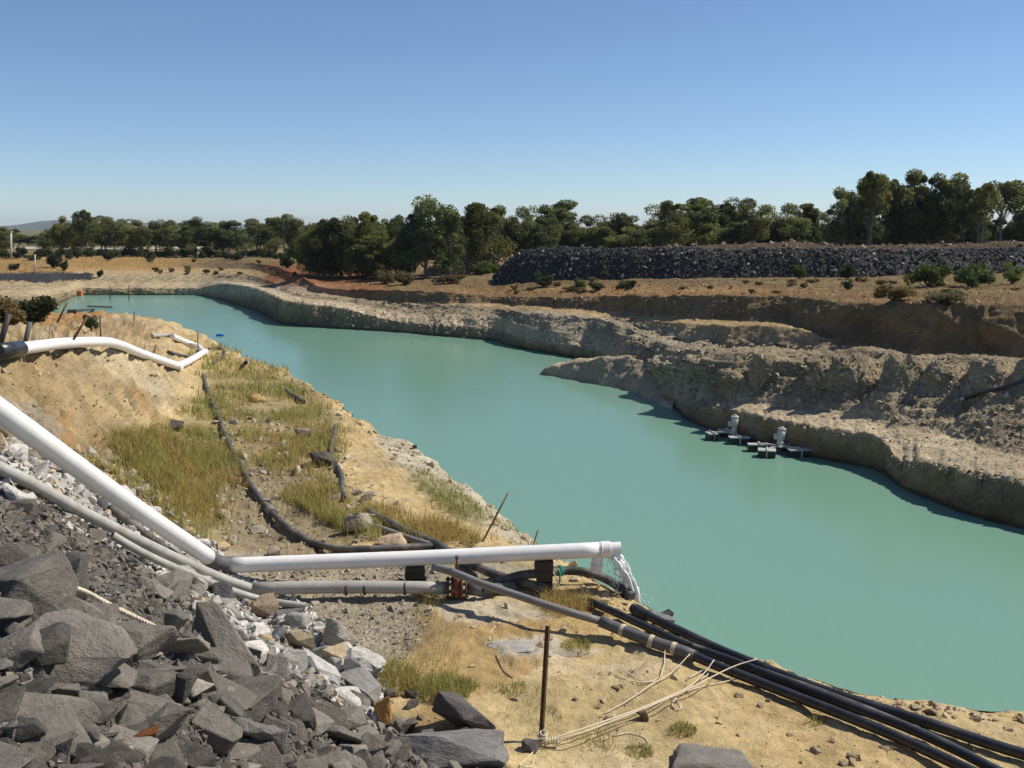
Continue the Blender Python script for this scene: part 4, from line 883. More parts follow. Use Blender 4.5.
lines = [([tie, (560, 736), (620, 716), (660, 700), (690, 686), (705, 672), (714, 660)], [.03, .12, .12, .12, .1, .12, .2], 'pale rope from the stake up to the front of the hose bundle'),
         ([tie, (580, 733), (640, 710), (680, 693), (730, 668), (757, 659)], [.08, .16, .16, .14, .16, .2], 'pale rope from the stake to the bundle further right'),
         ([tie, (590, 726), (650, 705), (690, 690), (741, 678)], [.05, .08, .06, .03, .04], 'slack pale rope under the taut ones'),
         ([(604, 714), (630, 699), (652, 684), (672, 672), (690, 654)], [.01, .04, .06, .08, .2], 'short pale rope from the sand to the tied hose'),
         ([(660, 678), (664, 665), (665, 650)], [.03, .05, .1], 'pale rope end hanging down the sand from the hoses'),
         ([(661, 676), (650, 682), (632, 681), (616, 675), (611, 671), (618, 669), (630, 674), (645, 682), (660, 681)], [.02] * 9, 'loose loop of pale rope on the sand'),
         ([(676, 698), (672, 705), (678, 710), (681, 706), (677, 700), (671, 697)], [.02] * 6, 'small hanging rope loop halfway along the lines'),
         ([(613, 736), (630, 733), (645, 738), (648, 745), (643, 749)], [.012] * 5, 'thin curl of cord on the sand beneath the ropes'),
         ([(700, 672), (692, 676), (688, 678), (694, 675), (704, 670), (708, 674), (700, 680)], [.03] * 7, 'knotted rope scrap beside the black hoses'),
         ([tie, (533, 752), (524, 761), (520, 766), (530, 767), (534, 760)], [.04, .02, .02, .02, .02, .02], 'rope tail curling at the foot of the stake'),
         ([(500, 622), (492, 630), (489, 640)], [.01] * 3, 'thin pale cord lying near the flagstone'),
         ([(496, 655), (502, 668), (507, 674), (513, 678)], [.012] * 4, 'short bent dry stick lying on the sand')]
for k, (px_, hs, lab) in enumerate(lines):
    twine('twine' if k < 11 else 'dry_stick', lab, px_, hs, .0075 if k < 3 else .0065, M['twine'] if k < 11 else M['dry_twig'])
bpy.data.objects['dry_stick']['category'] = 'stick'
kb = MB(); c_ = lift(541, 742, .05)
for k in range(7):
    a_ = np.linspace(0, 6.4, 22); rr_ = .035 + .012 * random.random()
    kb.tube(np.stack([c_[0] + rr_ * np.cos(a_) + .008 * k - .02, c_[1] + rr_ * np.sin(a_), c_[2] - .03 + .022 * k + .012 * np.sin(a_ + k)], -1), .009, 5)
for k in range(6):
    c2 = c_ + np.array([.05 + .03 * k, .01 * random.random(), .02 * random.random()]); a_ = np.linspace(0, 6.3, 14)
    kb.tube(np.stack([c2[0] + .012 * np.sin(a_), c2[1] + .03 * np.cos(a_), c2[2] + .03 * np.sin(a_)], -1), .008, 5)
thing(kb.build('rope_knot', M['twine']), 'bulky knot of pale rope at the foot of the rusty stake', 'rope knot')
def band(path, k, rad, label, m=None, name='twine_band'):
    P = path[k]; T_ = path[k + 1] - path[k]; T_ /= np.linalg.norm(T_); u_ = np.cross(T_, [0, 0, 1.]); u_ /= np.linalg.norm(u_); w_ = np.cross(u_, T_)
    a_ = np.linspace(0, 6.5, 24); mb = MB()
    for j in range(3): mb.tube(P + T_ * .02 * j + rad * (np.cos(a_)[:, None] * u_ + np.sin(a_)[:, None] * w_), .008, 5)
    thing(mb.build(name, m or M['twine']), label, 'twine tie')
F1_ = crom(h1b, .15); tot = len(F1_)
def near_idx(path, px, py):
    x, y, _ = project(path); return int(np.argmin((x - px) ** 2 + (y - py) ** 2))
for (px, py, lab) in ((624, 630, 'twine tied round the joint of the front hose'), (646, 639, 'second twine tie on the front hose right of the joint'), (676, 650, 'twine tie where the bundle begins')):
    band(F1_, min(near_idx(F1_, px, py), tot - 2), .078, lab)
H5 = crom(h5, .1)
for (px, py, lab, m_) in ((536, 574, 'white twine tied round the arched hose at left', None), (548, 573, 'white twine tied round the arched hose in the middle', None), (558, 571, 'green twine tied round the arched hose', M['green_twine'])):
    band(H5, near_idx(H5, px, py), .078, lab, m_)
for (px, py, dx, lab, m_) in ((534, 577, -4, 'pale twine hanging from the arched hose to the lower hose', None), (551, 574, 6, 'pale twine end sticking out above the tied hoses', None), (559, 573, -1, 'green twine hanging down from the arched hose', M['green_twine'])):
    a_ = H5[near_idx(H5, px, py)] + np.array([0, -.085, .05]); c_ = a_ + np.array([dx * .015, -.03, -.24])
    thing(MB().tube(crom([a_, .5 * (a_ + c_) + np.array([.02, -.03, 0]), c_], .04), .009 if m_ is None else .014, 6).build('hanging_twine', m_ or M['twine']), lab, 'twine')

# ------------------------------------------------------------------ stakes and rods
def stake(name, label, p_base, top_px, mat_, rad, star=False, cat='stake', sink=.12):
    b_ = np.array(p_base); D = project(b_[None])[2][0]; t_ = PD(top_px[0], top_px[1], D)
    ax = (t_ - b_) / np.linalg.norm(t_ - b_); mb = MB(); b0 = b_ - ax * sink
    if star:
        L_ = np.linalg.norm(t_ - b0); rot = Vector(ax).to_track_quat('Z', 'X')
        for k in range(3):
            q = rot @ Matrix.Rotation(k * 2.0944 + .5, 3, 'Z').to_quaternion()
            off = np.array(q @ Vector((.015, 0, 0)))
            mb.box((b0 + t_) / 2 + off, (.032, .006, L_), rot=q, bev=.001)
    else: mb.tube([b0, .5 * (b0 + t_), t_], rad, 8)
    return thing(mb.build(name, mat_), label, cat)
stake('star_stake', 'rusty upright steel star stake on the sand', lift(541, 745, 0), (548, 626), M['rust'], .02, True)
stake('steel_rod', 'thin dark rod leaning at the pond edge behind the white pipe', lift(483, 541, 0), (508, 493), M['rust'], .016, cat='rod')
stake('steel_rod', 'short thin rod at the pond edge right of the leaning one', lift(533, 546, 0), (538, 530), M['rust'], .012, cat='rod')
stake('steel_rod', 'dark rod leaning across the bent white pipe', lift(66, 352, .0), (87, 317), M['rust'], .028, cat='rod')
stake('steel_rod', 'upright dark rod behind the bent white pipe', lift(101, 345, 0), (100, 316), M['rust'], .022, cat='rod')
stake('steel_rod', 'short rod leaning on the bent white pipe', lift(152, 358, 0), (156, 345), M['rust'], .02, cat='rod')
stake('steel_rod', 'upright rod beside the elbow of the bent white pipe', lift(199, 358, 0), (197, 330), M['rust'], .02, cat='rod')
stake('steel_rod', 'long dark rod leaning over the ochre ground', lift(57, 323, 0), (67, 303), M['rust'], .03, cat='rod')
stake('steel_rod', 'upright rod at the edge of the ochre ground by the pond', lift(134, 322, 0), (134, 312), M['rust'], .025, cat='rod')
stake('timber_post', 'dark post leaning beside the black pipe sleeve', lift(0, 345, 0), (9, 314), M['dark_iron'], .055, cat='post')
stake('timber_post', 'short dark grey post behind the bent white pipe', lift(25, 343, 0), (30, 322), M['rubber'], .05, cat='post')
for (x, y, ty, lab) in ((66, 312, 292, 'thin dark post by the orange box across the ochre ground'), (129, 300, 285, 'dark post standing in the shallow end of the pond'), (110, 300, 286, 'second dark post standing in the shallow end')):
    p_ = PD(x, y, 10 / -ray(x, y)[2]) if x > 100 else lift(x, y, 0)
    stake('thin_post', lab, p_, (x, ty), M['timber'], .07 if x > 100 else .03, cat='post', sink=.6 if x > 100 else .1)
for (x, y, ty, D, rad, lab) in ((35, 282, 255, 150, .1, 'pale concrete post beyond the dark bush'), (11, 259, 232, 192, .2, 'tall pale concrete post at the far left')):
    p_ = PD(x, y, D); p_[2] = gz(p_[0], p_[1]); o = stake('concrete_post', lab, p_, (x, ty), M['concrete'], rad, cat='post')
    cap_ = PD(x, ty, D); MB().box(cap_ + np.array([0, 0, rad * .3]), (rad * 2.6, rad * 2.6, rad), bev=.03).build('cap', M['concrete'], o)
# stick shadow-side rod on the sand, drift boards at the pond head
for (x0, y0, x1, y1, lab) in ((72, 311, 95, 309, 'dark board lying at the head of the pond'), (88, 306, 112, 307, 'second dark board floating at the head of the pond')):
    a_, c_ = lift(x0, y0, .1), lift(x1, y1, .1)
    if y0 < 310: a_, c_ = [PD(x, y, (.12 - 10) / ray(x, y)[2]) for x, y in ((x0, y0), (x1, y1))]
    m_ = .5 * (a_ + c_); dv_ = c_ - a_
    thing(MB().box(m_, (np.linalg.norm(dv_), .35, .12), rot=Vector(dv_).to_track_quat('X', 'Z'), bev=.02).build('board', M['timber']), lab, 'board')
p_ = lift(79, 302, 0); D = project(p_[None])[2][0]; s = D / F
ob = empty('orange_box', p_, 'faded orange plastic box at the head of the pond', 'box')
MB().box((0, 0, 5 * s), (7.5 * s, 5 * s, 10 * s), bev=.6 * s).build('body', M['orange'], ob)
MB().box((0, 0, 10.6 * s), (8 * s, 5.6 * s, 1.2 * s), bev=.3 * s).build('lid', M['orange'], ob)
p_ = PD(220, 336, -10 / ray(220, 336)[2]); s = -10 / ray(220, 336)[2] / F
bf = empty('blue_float', (p_[0], p_[1], 0), 'small blue plastic float on the water', 'float')
MB().tube([(-3.6 * s, 0, .7 * s), (-3 * s, 0, .7 * s), (3 * s, 0, .7 * s), (3.6 * s, 0, .7 * s)], [.9 * s, 1.4 * s, 1.4 * s, .9 * s], 12).build('drum', M['blue'], bf)
MB().tube([(3.5 * s, 0, .9 * s), (4.4 * s, 0, .9 * s)], .35 * s, 8).build('neck', M['blue'], bf)

# ------------------------------------------------------------------ pump rafts
def raft(name, px, py, label, floats, post_px, lean, rz):
    D = -10 / ray(px, py)[2]; p_ = PD(px, py, D); s = D / F
    k_ = 1.1 if px < 750 else 1.0; floats = [(a * k_, b_ * k_, w * 1.05, d * 1.1, t) for a, b_, w, d, t in floats]
    root = empty(name, (p_[0], p_[1], 0), label, 'pump raft')
    fr = MB()
    for (dx, dy, w, d, rot) in floats:                 # metres from the raft centre
        q = Matrix.Rotation(rot, 3, 'Z').to_quaternion()
        f_ = MB().box((dx, dy, .12), (w, d, .36), rot=q, bev=.05).build('float', M['float'], root)
        tp = MB()
        for k in (-.34, -.02, .3):
            o_ = q @ Vector((0, k * d, 0)); tp.box((dx + o_.x, dy + o_.y, .315), (w * 1.02, d * .27, .05), rot=q, bev=.006)
        tp.build('deck_slat', M['galv'], f_)
        MB().box((dx, dy, .2), (w * .06, d * 1.06, .4), rot=q, bev=.004).build('strap', M['galv'], f_)
        L_ = math.hypot(dx, dy); a_ = math.atan2(dy, dx)
        MB().box((dx / 2, dy / 2, .36), (L_, .07, .06), rot=Matrix.Rotation(a_, 3, 'Z').to_quaternion(), bev=.008).build('arm', M['galv'], root)
    ax = np.array([lean[0], lean[1], 1.0]); ax /= np.linalg.norm(ax); b0 = np.array([0, 0, .3])
    MB().tube([(0, 0, -.3), tuple(b0)], .11, 12).build('suction_pipe', M['rubber'], root)
    mo = MB().tube([b0, b0 + ax * .06], .19, 16).tube([b0 + ax * .06, b0 + ax * .34], .135, 16).tube([b0 + ax * .34, b0 + ax * .8], .165, 16).build('motor', M['pump_paint'], root)
    MB().tube([b0 + ax * .8, b0 + ax * .86], [.19, .17], 16).tube([b0 + ax * .86, b0 + ax * .93], [.1, .07], 12).build('cap', M['galv'], mo)
    for k in range(10):
        a_ = k * .628; u_ = np.array([math.cos(a_), math.sin(a_), 0]) * .17
        MB().tube([b0 + ax * .38 + u_, b0 + ax * .76 + u_], .012, 5).build('fin', M['pump_paint'], mo)
    MB().box(b0 + ax * .5 + np.array([-.24, -.05, 0]), (.16, .2, .24), bev=.02).build('terminal_box', M['galv'], root)
    MB().tube(crom([b0 + ax * .2, b0 + ax * .2 + np.array([.3, .2, .05]), np.array([.7, .7, .12]), np.array([1.3, 1.6, .25]), np.array([1.6, 2.2, .6])], .12), .055, 10).build('delivery_hose', M['rubber'], root)
    return root
raft('pump_raft', 734, 440, 'pump raft with crosswise floats and upright motor, further left', [(-.95, .1, .42, .6, .2), (-.12, .75, .85, .45, 0), (.05, -.75, .9, .45, 0), (.95, .35, .45, .65, -.2)], None, (.02, 0), 0)
raft('pump_raft', 779, 453.5, 'pump raft with paired floats and leaning motor, further right', [(-.78, .5, .95, .42, -.05), (-.72, -.65, .72, .55, -.25), (.75, -.55, .95, .5, .1), (.72, .55, .9, .42, -.1)], None, (.12, .02), 0)

# ------------------------------------------------------------------ falling water
jb = MB(); p0 = A1 + dA * .12 + np.array([0, 0, -.03]); g0 = 9.81; rj = np.random.default_rng(5)
end = p0 + (PD(641, 603, 15.1) - PD(616, 553, 15.1)); fall = p0[2] - end[2] + .05
T_end = math.sqrt(2 * max(fall, .4) / g0); vx = (end - p0) / T_end
for k in range(170):
    o_ = rj.normal(0, 1, 3) * np.array([.03, .05, .022]); vj = vx * rj.uniform(.74, 1.16)
    t0 = rj.uniform(0, .92) * T_end if k > 14 else rj.uniform(0, .12) * T_end; t1 = min(T_end, t0 + rj.uniform(.05, .3) * T_end)
    if t1 - t0 < .03: t1 = t0 + .03
    tt = np.linspace(t0, t1, 14)
    P = p0 + o_ + np.stack([vj[0] * tt, vj[1] * tt, -.5 * g0 * tt * tt], -1) + (fbm(np.stack([tt * 14 + k * 9, tt * 0, tt * 0], -1), 2) * .035 * (tt / T_end + .15))[:, None] * rj.normal(0, 1, 3)
    rad = (.022 if k < 14 else .015) * (1 + .55 * np.sin(tt * rj.uniform(30, 70) + k)) * np.linspace(.9, 1.2, 14)
    rad[0] *= .5; rad[-1] *= .3; jb.tube(P, rad, 7)
jo = thing(jb.build('water_jet', M['jet']), 'stream of clear water falling from the white pipe end', 'water jet')
db = MB()
for k in range(420):
    t_ = rj.uniform(.05, 1.0) * T_end; c_ = p0 + vx * t_ * rj.uniform(.85, 1.15) + np.array([0, 0, -.5 * g0 * t_ * t_]) + rj.normal(0, .035 + .05 * t_ / T_end, 3)
    if k > 330: c_ = end + rj.normal(0, 1, 3) * np.array([.11, .1, .05]) + np.array([-.06, 0, .06])
    s = rj.uniform(.005, .013); db.tube([c_ + (0, 0, s * 1.4), c_ + (0, 0, s * .5), c_ - (0, 0, s * .6), c_ - (0, 0, s * 1.2)], [s * .25, s, s, s * .3], 6)
db.build('droplets', M['jet'], jo)['kind'] = 'stuff'

# ------------------------------------------------------------------ grass
def blades(name, specs, label=None, cat=None):
    """specs: list of (point, height, tint, lean) -> one mesh of narrow bent blades"""
    n = len(specs); rg = np.random.default_rng(len(specs)); P = np.array([s[0] for s in specs]); h = np.array([s[1] for s in specs]); t = np.array([s[2] for s in specs])
    a_ = rg.uniform(0, 6.28, n); w_ = np.array([s[3] for s in specs]) * .5; u_ = np.stack([np.cos(a_), np.sin(a_), 0 * a_], -1); b_ = rg.uniform(0, 6.28, n)
    l_ = np.stack([np.cos(b_), np.sin(b_), 0 * b_], -1) * (h * rg.uniform(.15, 1.0, n) ** 1.3)[:, None]; z = np.array([0, 0, 1.0])
    mid_ = P + l_ * .3 + z * (h * .55)[:, None]; tip = P + l_ + z * (h * rg.uniform(.8, 1, n))[:, None]
    V = np.stack([P - u_ * w_[:, None] - z * .02, P + u_ * w_[:, None] - z * .02, mid_ - u_ * w_[:, None] * .7, mid_ + u_ * w_[:, None] * .7, tip], 1).reshape(-1, 3)
    i = np.arange(n) * 5
    Fc = np.concatenate([np.stack([i, i + 1, i + 3], -1), np.stack([i, i + 3, i + 2], -1), np.stack([i + 2, i + 3, i + 4], -1)])
    o = link(bpy.data.objects.new(name, mesh_np(name, V, Fc, M['grass'], np.repeat(t, 5, 0))))
    if cat: thing(o, label, cat)
    else: kind(o, 'stuff'); o['label'] = label or 'dry grass'
    return o
GB, GG = np.array([.52, .385, .15]), np.array([.33, .345, .105])
def grass_zone(poly, n, hgt, seed, mixf, dens=None, wid=.012, dmax=45, power=2.0):
    out = []
    cx, cy = np.mean([q[0] for q in poly]), np.mean([q[1] for q in poly])
    grown = [(cx + (q[0] - cx) * 1.2, cy + (q[1] - cy) * 1.2) for q in poly]
    J = fbm(np.stack(np.meshgrid(np.arange(0, 1100, 4) / 23., np.arange(300, 800, 2) / 11., [seed * 1.7], indexing='ij'), -1), 4, .65)[..., 0]
    def inside(x, y):
        j = J[int(min(max(x, 0), 1090)) // 4, int(min(max(y - 300, 0), 490)) // 2] + r.normal(0, .12)
        return bool(in_poly(np.array([x + 62 * j]), np.array([y + 30 * j]), poly)[0])
    for p, d, x, y in sample_zone(grown, n, 4, dmax, seed, power=power, keep=inside):
        nz_ = float(fbm(np.array([[p[0] * .5, p[1] * .5, seed]]), 3)[0])
        if dens is not None and nz_ + r.uniform(-.15, .15) < dens: continue
        k = np.clip(mixf + 1.3 * nz_ + r.uniform(-.25, .25), 0, 1)
        out.append((p, hgt * r.uniform(.45, 1.1) * (1 + .6 * nz_), (GB + (GG - GB) * k) * r.uniform(.7, 1.25), wid * max(1, d / 16)))
    return out
sp = []
sp += grass_zone([(112, 447), (125, 436), (165, 428), (196, 405), (200, 380), (214, 368), (262, 370), (300, 386), (332, 410), (332, 436), (300, 452), (262, 446), (232, 440), (222, 470), (238, 490), (228, 520), (214, 532), (196, 524), (165, 500), (140, 480), (125, 465)], 10000, .25, 41, .55, -.04)
sp += grass_zone([(112, 447), (130, 440), (190, 430), (215, 440), (238, 470), (240, 500), (222, 530), (198, 528), (165, 502), (140, 482), (122, 465)], 6500, .36, 42, .35, -.16)
sp += grass_zone([(245, 425), (330, 420), (345, 445), (330, 470), (280, 482), (262, 470)], 3000, .3, 43, .25, -.05)
sp += grass_zone([(300, 490), (330, 480), (345, 498), (385, 520), (375, 540), (335, 530), (318, 520), (285, 500)], 3000, .30, 44, .5, -.15)
sp += grass_zone([(372, 508), (430, 520), (475, 535), (470, 545), (420, 542), (385, 532)], 2600, .24, 45, .25, -.2)
sp += grass_zone([(405, 470), (440, 478), (505, 525), (530, 543), (490, 542), (440, 510)], 1800, .16, 46, .7, -.1)
sp += grass_zone([(50, 446), (100, 462), (150, 492), (205, 536), (190, 540), (130, 505), (60, 468)], 1500, .28, 51, .5, -.02)
sp += grass_zone([(190, 345), (260, 350), (300, 375), (230, 372), (200, 368)], 1200, .3, 47, .5, .0)
blades('grass', sp, 'green and golden reedy grass growing on the bench')
sp = grass_zone([(505, 655), (620, 660), (700, 715), (680, 760), (560, 765), (500, 720)], 1500, .055, 48, .6, .12, .007) + grass_zone([(820, 715), (1000, 740), (980, 765), (800, 765)], 350, .05, 49, .4, .25, .007) + grass_zone([(360, 625), (440, 600), (460, 690), (400, 690)], 700, .12, 50, .5, .0, .008)
blades('ground_cover', sp, 'short sparse grass creeping over the sand')
rim = []
for p, d, x, y in sample_zone([(420, 284), (540, 281), (684, 281), (1030, 277), (1030, 303), (850, 299), (684, 293), (540, 295), (430, 290)], 5200, 40, 140, 91, power=1.3) + sample_zone([(-20, 262), (260, 262), (300, 270), (240, 272), (-20, 272)], 1200, 100, 260, 92, power=1.3):
    if float(fbm(np.array([[p[0] * .18, p[1] * .18, 3.]]), 3)[0]) + r.uniform(-.2, .2) < .0: continue
    rim.append((p, r.uniform(.1, .32), (GB * .62 + (GG - GB) * .35 * r.random()) * r.uniform(.6, 1.1), .04))
blades('dry_grass', rim, 'dry grass on the far rim below the slate bank')
def tuft(label, px, py, w, h, n, mixf, ell=.5, wid=.009):
    c = hit_land(px, py); D = c[1]; s = D / F; out = []
    for k in range(n):
        a_, q = r.uniform(0, 6.28), math.sqrt(r.random()); x = px + q * w * .5 * math.cos(a_); y = py + q * w * .5 * ell * math.sin(a_); hh = hit(x, y)
        if hh is None or abs(hh[1] - D) > 2.5: continue
        k_ = np.clip(mixf + r.normal(0, .2), 0, 1)
        out.append((np.array(hh[0]), h * s * r.uniform(.5, 1.05) * (1 - .5 * q), (GB + (GG - GB) * k_) * r.uniform(.6, 1.2), wid))
    return blades('grass_tuft', out, label, 'grass tuft')
tuft('dense green grass tuft at the foot of the pale boulder', 392, 682, 62, 30, 700, .55)
tuft('bright green grass tuft beside the brown wet sand', 443, 692, 58, 26, 650, .85)
tuft('small green grass tuft right of the bright green one', 468, 687, 24, 14, 180, .9)
tuft('low green clump in the shade of the front hose', 577, 648, 34, 14, 240, .95)
tuft('dry golden grass clump under the tied hoses', 560, 607, 44, 30, 420, .02)
tuft('second dry golden clump at the start of the middle hose', 584, 606, 30, 22, 240, .08)
tuft('dry grass clump under the flanged valve', 432, 598, 36, 20, 260, .1)
tuft('thin green tuft on the sand left of the stake', 512, 690, 32, 12, 140, .7)
tuft('small tuft on the sand below the black hoses', 815, 722, 22, 9, 110, .6)
tuft('faint green tuft near the bottom edge of the sand', 640, 752, 30, 9, 260, .7)
tuft('low green tuft beneath the ropes', 600, 742, 40, 10, 140, .6)
tuft('green tuft beside the small brown stone', 682, 731, 30, 10, 260, .65)

# ------------------------------------------------------------------ trees
def leaf_cloud(rg, centers, radii, n, size, droop=.5):
    k = rg.integers(0, len(centers), n); d = rg.normal(size=(n, 3)); d /= np.linalg.norm(d, axis=1)[:, None]
    rad = rg.uniform(.25, 1, n) ** .45
    P = centers[k] + d * rad[:, None] * radii[k]; P += rg.normal(0, .05, (n, 3)) * radii[k]
    L_ = size * rg.uniform(.6, 1.4, n); a_ = rg.normal(size=(n, 3)); a_[:, 2] -= droop; a_ /= np.linalg.norm(a_, axis=1)[:, None]
    b_ = np.cross(a_, rg.normal(size=(n, 3))); b_ /= np.linalg.norm(b_, axis=1)[:, None]
    A_, B_ = a_ * L_[:, None] * .5, b_ * L_[:, None] * .24
    V = np.stack([P - A_, P - A_ * .1 - B_, P + A_, P - A_ * .1 + B_], 1).reshape(-1, 3)
    return V, np.arange(n * 4).reshape(n, 4), k
def tree_proto(seed, style):
    """unit-height gum tree: (trunk mesh, crown mesh)"""
    rg = np.random.default_rng(seed); mb = MB(); H = 10.0; cs, rs = [], []
    cfg = dict(dense=(.12, 30, 2.5, 1.45, 11000, 1), tall=(.27, 28, 2.4, 1.3, 10500, 2), umbrella=(.6, 18, 2.8, 1.2, 6500, 1), spread=(.3, 26, 3.0, 1.4, 9500, 2), round=(.2, 26, 2.5, 1.45, 9500, 1), poplar=(.1, 26, 1.5, 1.1, 8500, 1))[style]
    base_f, nc, W_, cr, nl, stems = cfg; nl = int(nl * .85)
    for s_ in range(stems):
        lean = rg.normal(0, .5, 2); zt = H * (.82 + .1 * rg.random())
        off = np.array([0, 0]) if stems == 1 else rg.normal(0, .25, 2)
        tp = crom([(off[0], off[1], -.3), (off[0] + lean[0] * .25, off[1] + lean[1] * .2, H * .25), (off[0] + lean[0] * .8, off[1] + lean[1] * .7, H * .55), (off[0] + lean[0] * 1.3, off[1] + lean[1] * 1.3, zt)], .6)
        mb.tube(tp, np.linspace(.21, .05, len(tp)) * (1 if stems == 1 else .8), 8)
        for k in range(nc // stems):
            f = rg.uniform(0, 1) ** .8; z = H * (base_f + (0.95 - base_f) * f)
            if style == 'umbrella': prof = .75 + .35 * math.sin(f * 2.8); z = H * (.62 + .33 * f)
            elif style == 'tall': prof = .55 + .6 * math.sin(min(1, f * 1.15) * math.pi * .9)
            elif style == 'poplar': prof = .9 * (1 - f) ** .5 + .3
            else: prof = .45 + .75 * math.sin((.12 + .8 * f) * math.pi)
            a_ = rg.uniform(0, 6.28); q = W_ * prof * math.sqrt(rg.uniform(.08, 1)) * .8
            c_ = np.array([tp[-1][0] * f + q * math.cos(a_), tp[-1][1] * f + q * math.sin(a_), z])
            i_ = int(np.clip((z / H * .72) * len(tp), 1, len(tp) - 1)); st_ = tp[i_]
            mb.tube(crom([st_, .5 * (st_ + c_) + np.array([0, 0, .25]), c_], .7), np.linspace(.075, .02, len(crom([st_, .5 * (st_ + c_) + np.array([0, 0, .25]), c_], .7))), 5)
            rr_ = cr * rg.uniform(.42, 1.2) * (1.1 - .35 * f); cs.append(c_); rs.append([rr_, rr_, rr_ * rg.uniform(.7, .95)])
    cs, rs = np.array(cs), np.array(rs)
    V, Q, k = leaf_cloud(rg, cs, rs, nl, .34)
    cl = rg.uniform(0, 1, len(cs))[k] * .6 + rg.uniform(0, 1, nl) * .4
    g0, g1 = np.array([.072, .092, .036]), np.array([.28, .27, .08])
    tint = np.repeat(g0 + (g1 - g0) * (cl ** 1.6)[:, None], 4, 0)
    V[:, 2] *= H / V[:, 2].max()
    ob = mb.build('trunk', M['bark']); tm_ = ob.data; bpy.data.objects.remove(ob)
    return tm_, mesh_np('crown', V, Q, M['leaf'], tint), float(np.percentile(np.abs(V[:, 0]), 98))
PRO = {s: [tree_proto(60 + 7 * i + j, s) for j in range(3)] for i, s in enumerate(('dense', 'tall', 'umbrella', 'spread', 'round', 'poplar'))}
rt = np.random.default_rng(99)
def tree(px, topy, D, style, wpx, label, group=None, name='gum_tree', var=None, base=None):
    p_ = PD(px, 262, D); g_ = gz(p_[0], p_[1]); g_ = 5 if g_ is None else g_
    top = PD(px, topy, D)[2]; h = max(1.2, top - g_); tm_, cm_, hw = PRO[style][rt.integers(3) if var is None else var]
    o = empty(name, (p_[0], p_[1], g_), label, 'tree', group, rt.uniform(0, 6.28))
    t_ = bpy.data.objects.new('trunk', tm_); link(t_, o); c_ = bpy.data.objects.new('crown', cm_); link(c_, o)
    sx = wpx * .5 * D / F / hw; o.scale = (sx, sx, h / 10); return o
# clump of dark gums left of the slate bank
tree(425, 194, 124, 'dense', 56, 'tallest dense dark gum tree in the middle of the skyline', var=0)
tree(409, 207, 126, 'dense', 34, 'narrower dark gum at the left shoulder of the tallest one')
tree(450, 210, 125, 'dense', 32, 'dark gum at the right shoulder of the tallest one')
tree(487, 202, 132, 'dense', 50, 'broad rounded dark gum right of the tallest one', var=1)
tree(470, 212, 134, 'tall', 34, 'dark gum between the tallest one and the broad rounded one')
tree(507, 204, 140, 'tall', 32, 'dark gum at the right side of the broad rounded one')
tree(526, 205, 142, 'round', 30, 'grey green gum above the left end of the slate bank')
tree(564, 199, 158, 'poplar', 40, 'bluish dark tree with three points behind the olive gums', var=1)
tree(553, 204, 158, 'poplar', 24, 'left companion of the three pointed bluish tree')
for x, ty, st_, w in ((318, 222, 'round', 34), (333, 217, 'dense', 36), (348, 214, 'spread', 36), (362, 212, 'dense', 34), (376, 211, 'round', 36), (391, 214, 'dense', 34), (340, 232, 'dense', 40), (368, 235, 'dense', 42), (396, 238, 'dense', 36), (322, 240, 'dense', 30), (310, 232, 'round', 26)):
    tree(x, ty, 131 + rt.uniform(-5, 7), st_, w, 'olive brown gum tree of the dense stand above the red bank', 'gum trees above the red bank')
for x, ty, st_, w in ((545, 216, 'round', 36), (560, 222, 'round', 32), (577, 218, 'spread', 38), (594, 214, 'round', 34), (612, 212, 'spread', 34), (628, 214, 'round', 34), (602, 226, 'dense', 34), (633, 226, 'dense', 32), (580, 232, 'dense', 40), (548, 232, 'dense', 36), (618, 234, 'dense', 36), (525, 232, 'dense', 34), (500, 236, 'dense', 34), (470, 240, 'dense', 30), (652, 228, 'dense', 34)):
    tree(x, ty, 140 + rt.uniform(-6, 14), st_, w, 'olive green gum tree behind the left half of the slate bank', 'gum trees behind the left half of the slate bank')
for x, ty, st_, w in ((660, 204, 'round', 38), (676, 200, 'round', 34), (692, 198, 'tall', 38), (706, 197, 'round', 36), (724, 202, 'tall', 32), (738, 197, 'round', 38), (752, 203, 'spread', 36), (768, 204, 'round', 32), (783, 203, 'round', 36), (795, 214, 'dense', 30), (668, 220, 'tall', 38), (700, 218, 'tall', 38), (730, 222, 'dense', 38), (765, 224, 'dense', 40), (688, 228, 'dense', 30), (745, 230, 'tall', 34), (785, 228, 'dense', 30)):
    tree(x, ty, 132 + rt.uniform(-5, 14), st_, w, 'yellow green gum tree behind the middle of the slate bank', 'gum trees behind the middle of the slate bank')
tree(806, 203, 142, 'poplar', 24, 'slim pointed gum in the gap left of the tall stand')
tree(820, 211, 140, 'round', 22, 'low rounded gum in the gap left of the tall stand')
tree(812, 226, 136, 'dense', 26, 'short bushy gum below the slim pointed one')
tree(834, 224, 128, 'dense', 26, 'short yellow green gum at the foot of the tall stand')
for x, ty, st_, w in ((842, 186, 'tall', 30), (853, 176, 'tall', 34), (869, 171, 'tall', 36), (885, 174, 'tall', 36), (900, 168, 'tall', 36), (915, 169, 'tall', 36), (926, 172, 'tall', 32), (946, 173, 'tall', 36), (960, 182, 'spread', 32), (976, 183, 'tall', 30)):
    tree(x, ty, 124 + rt.uniform(-4, 6), st_, w, 'tall straight gum tree of the high stand at right', 'tall gum trees of the high stand')
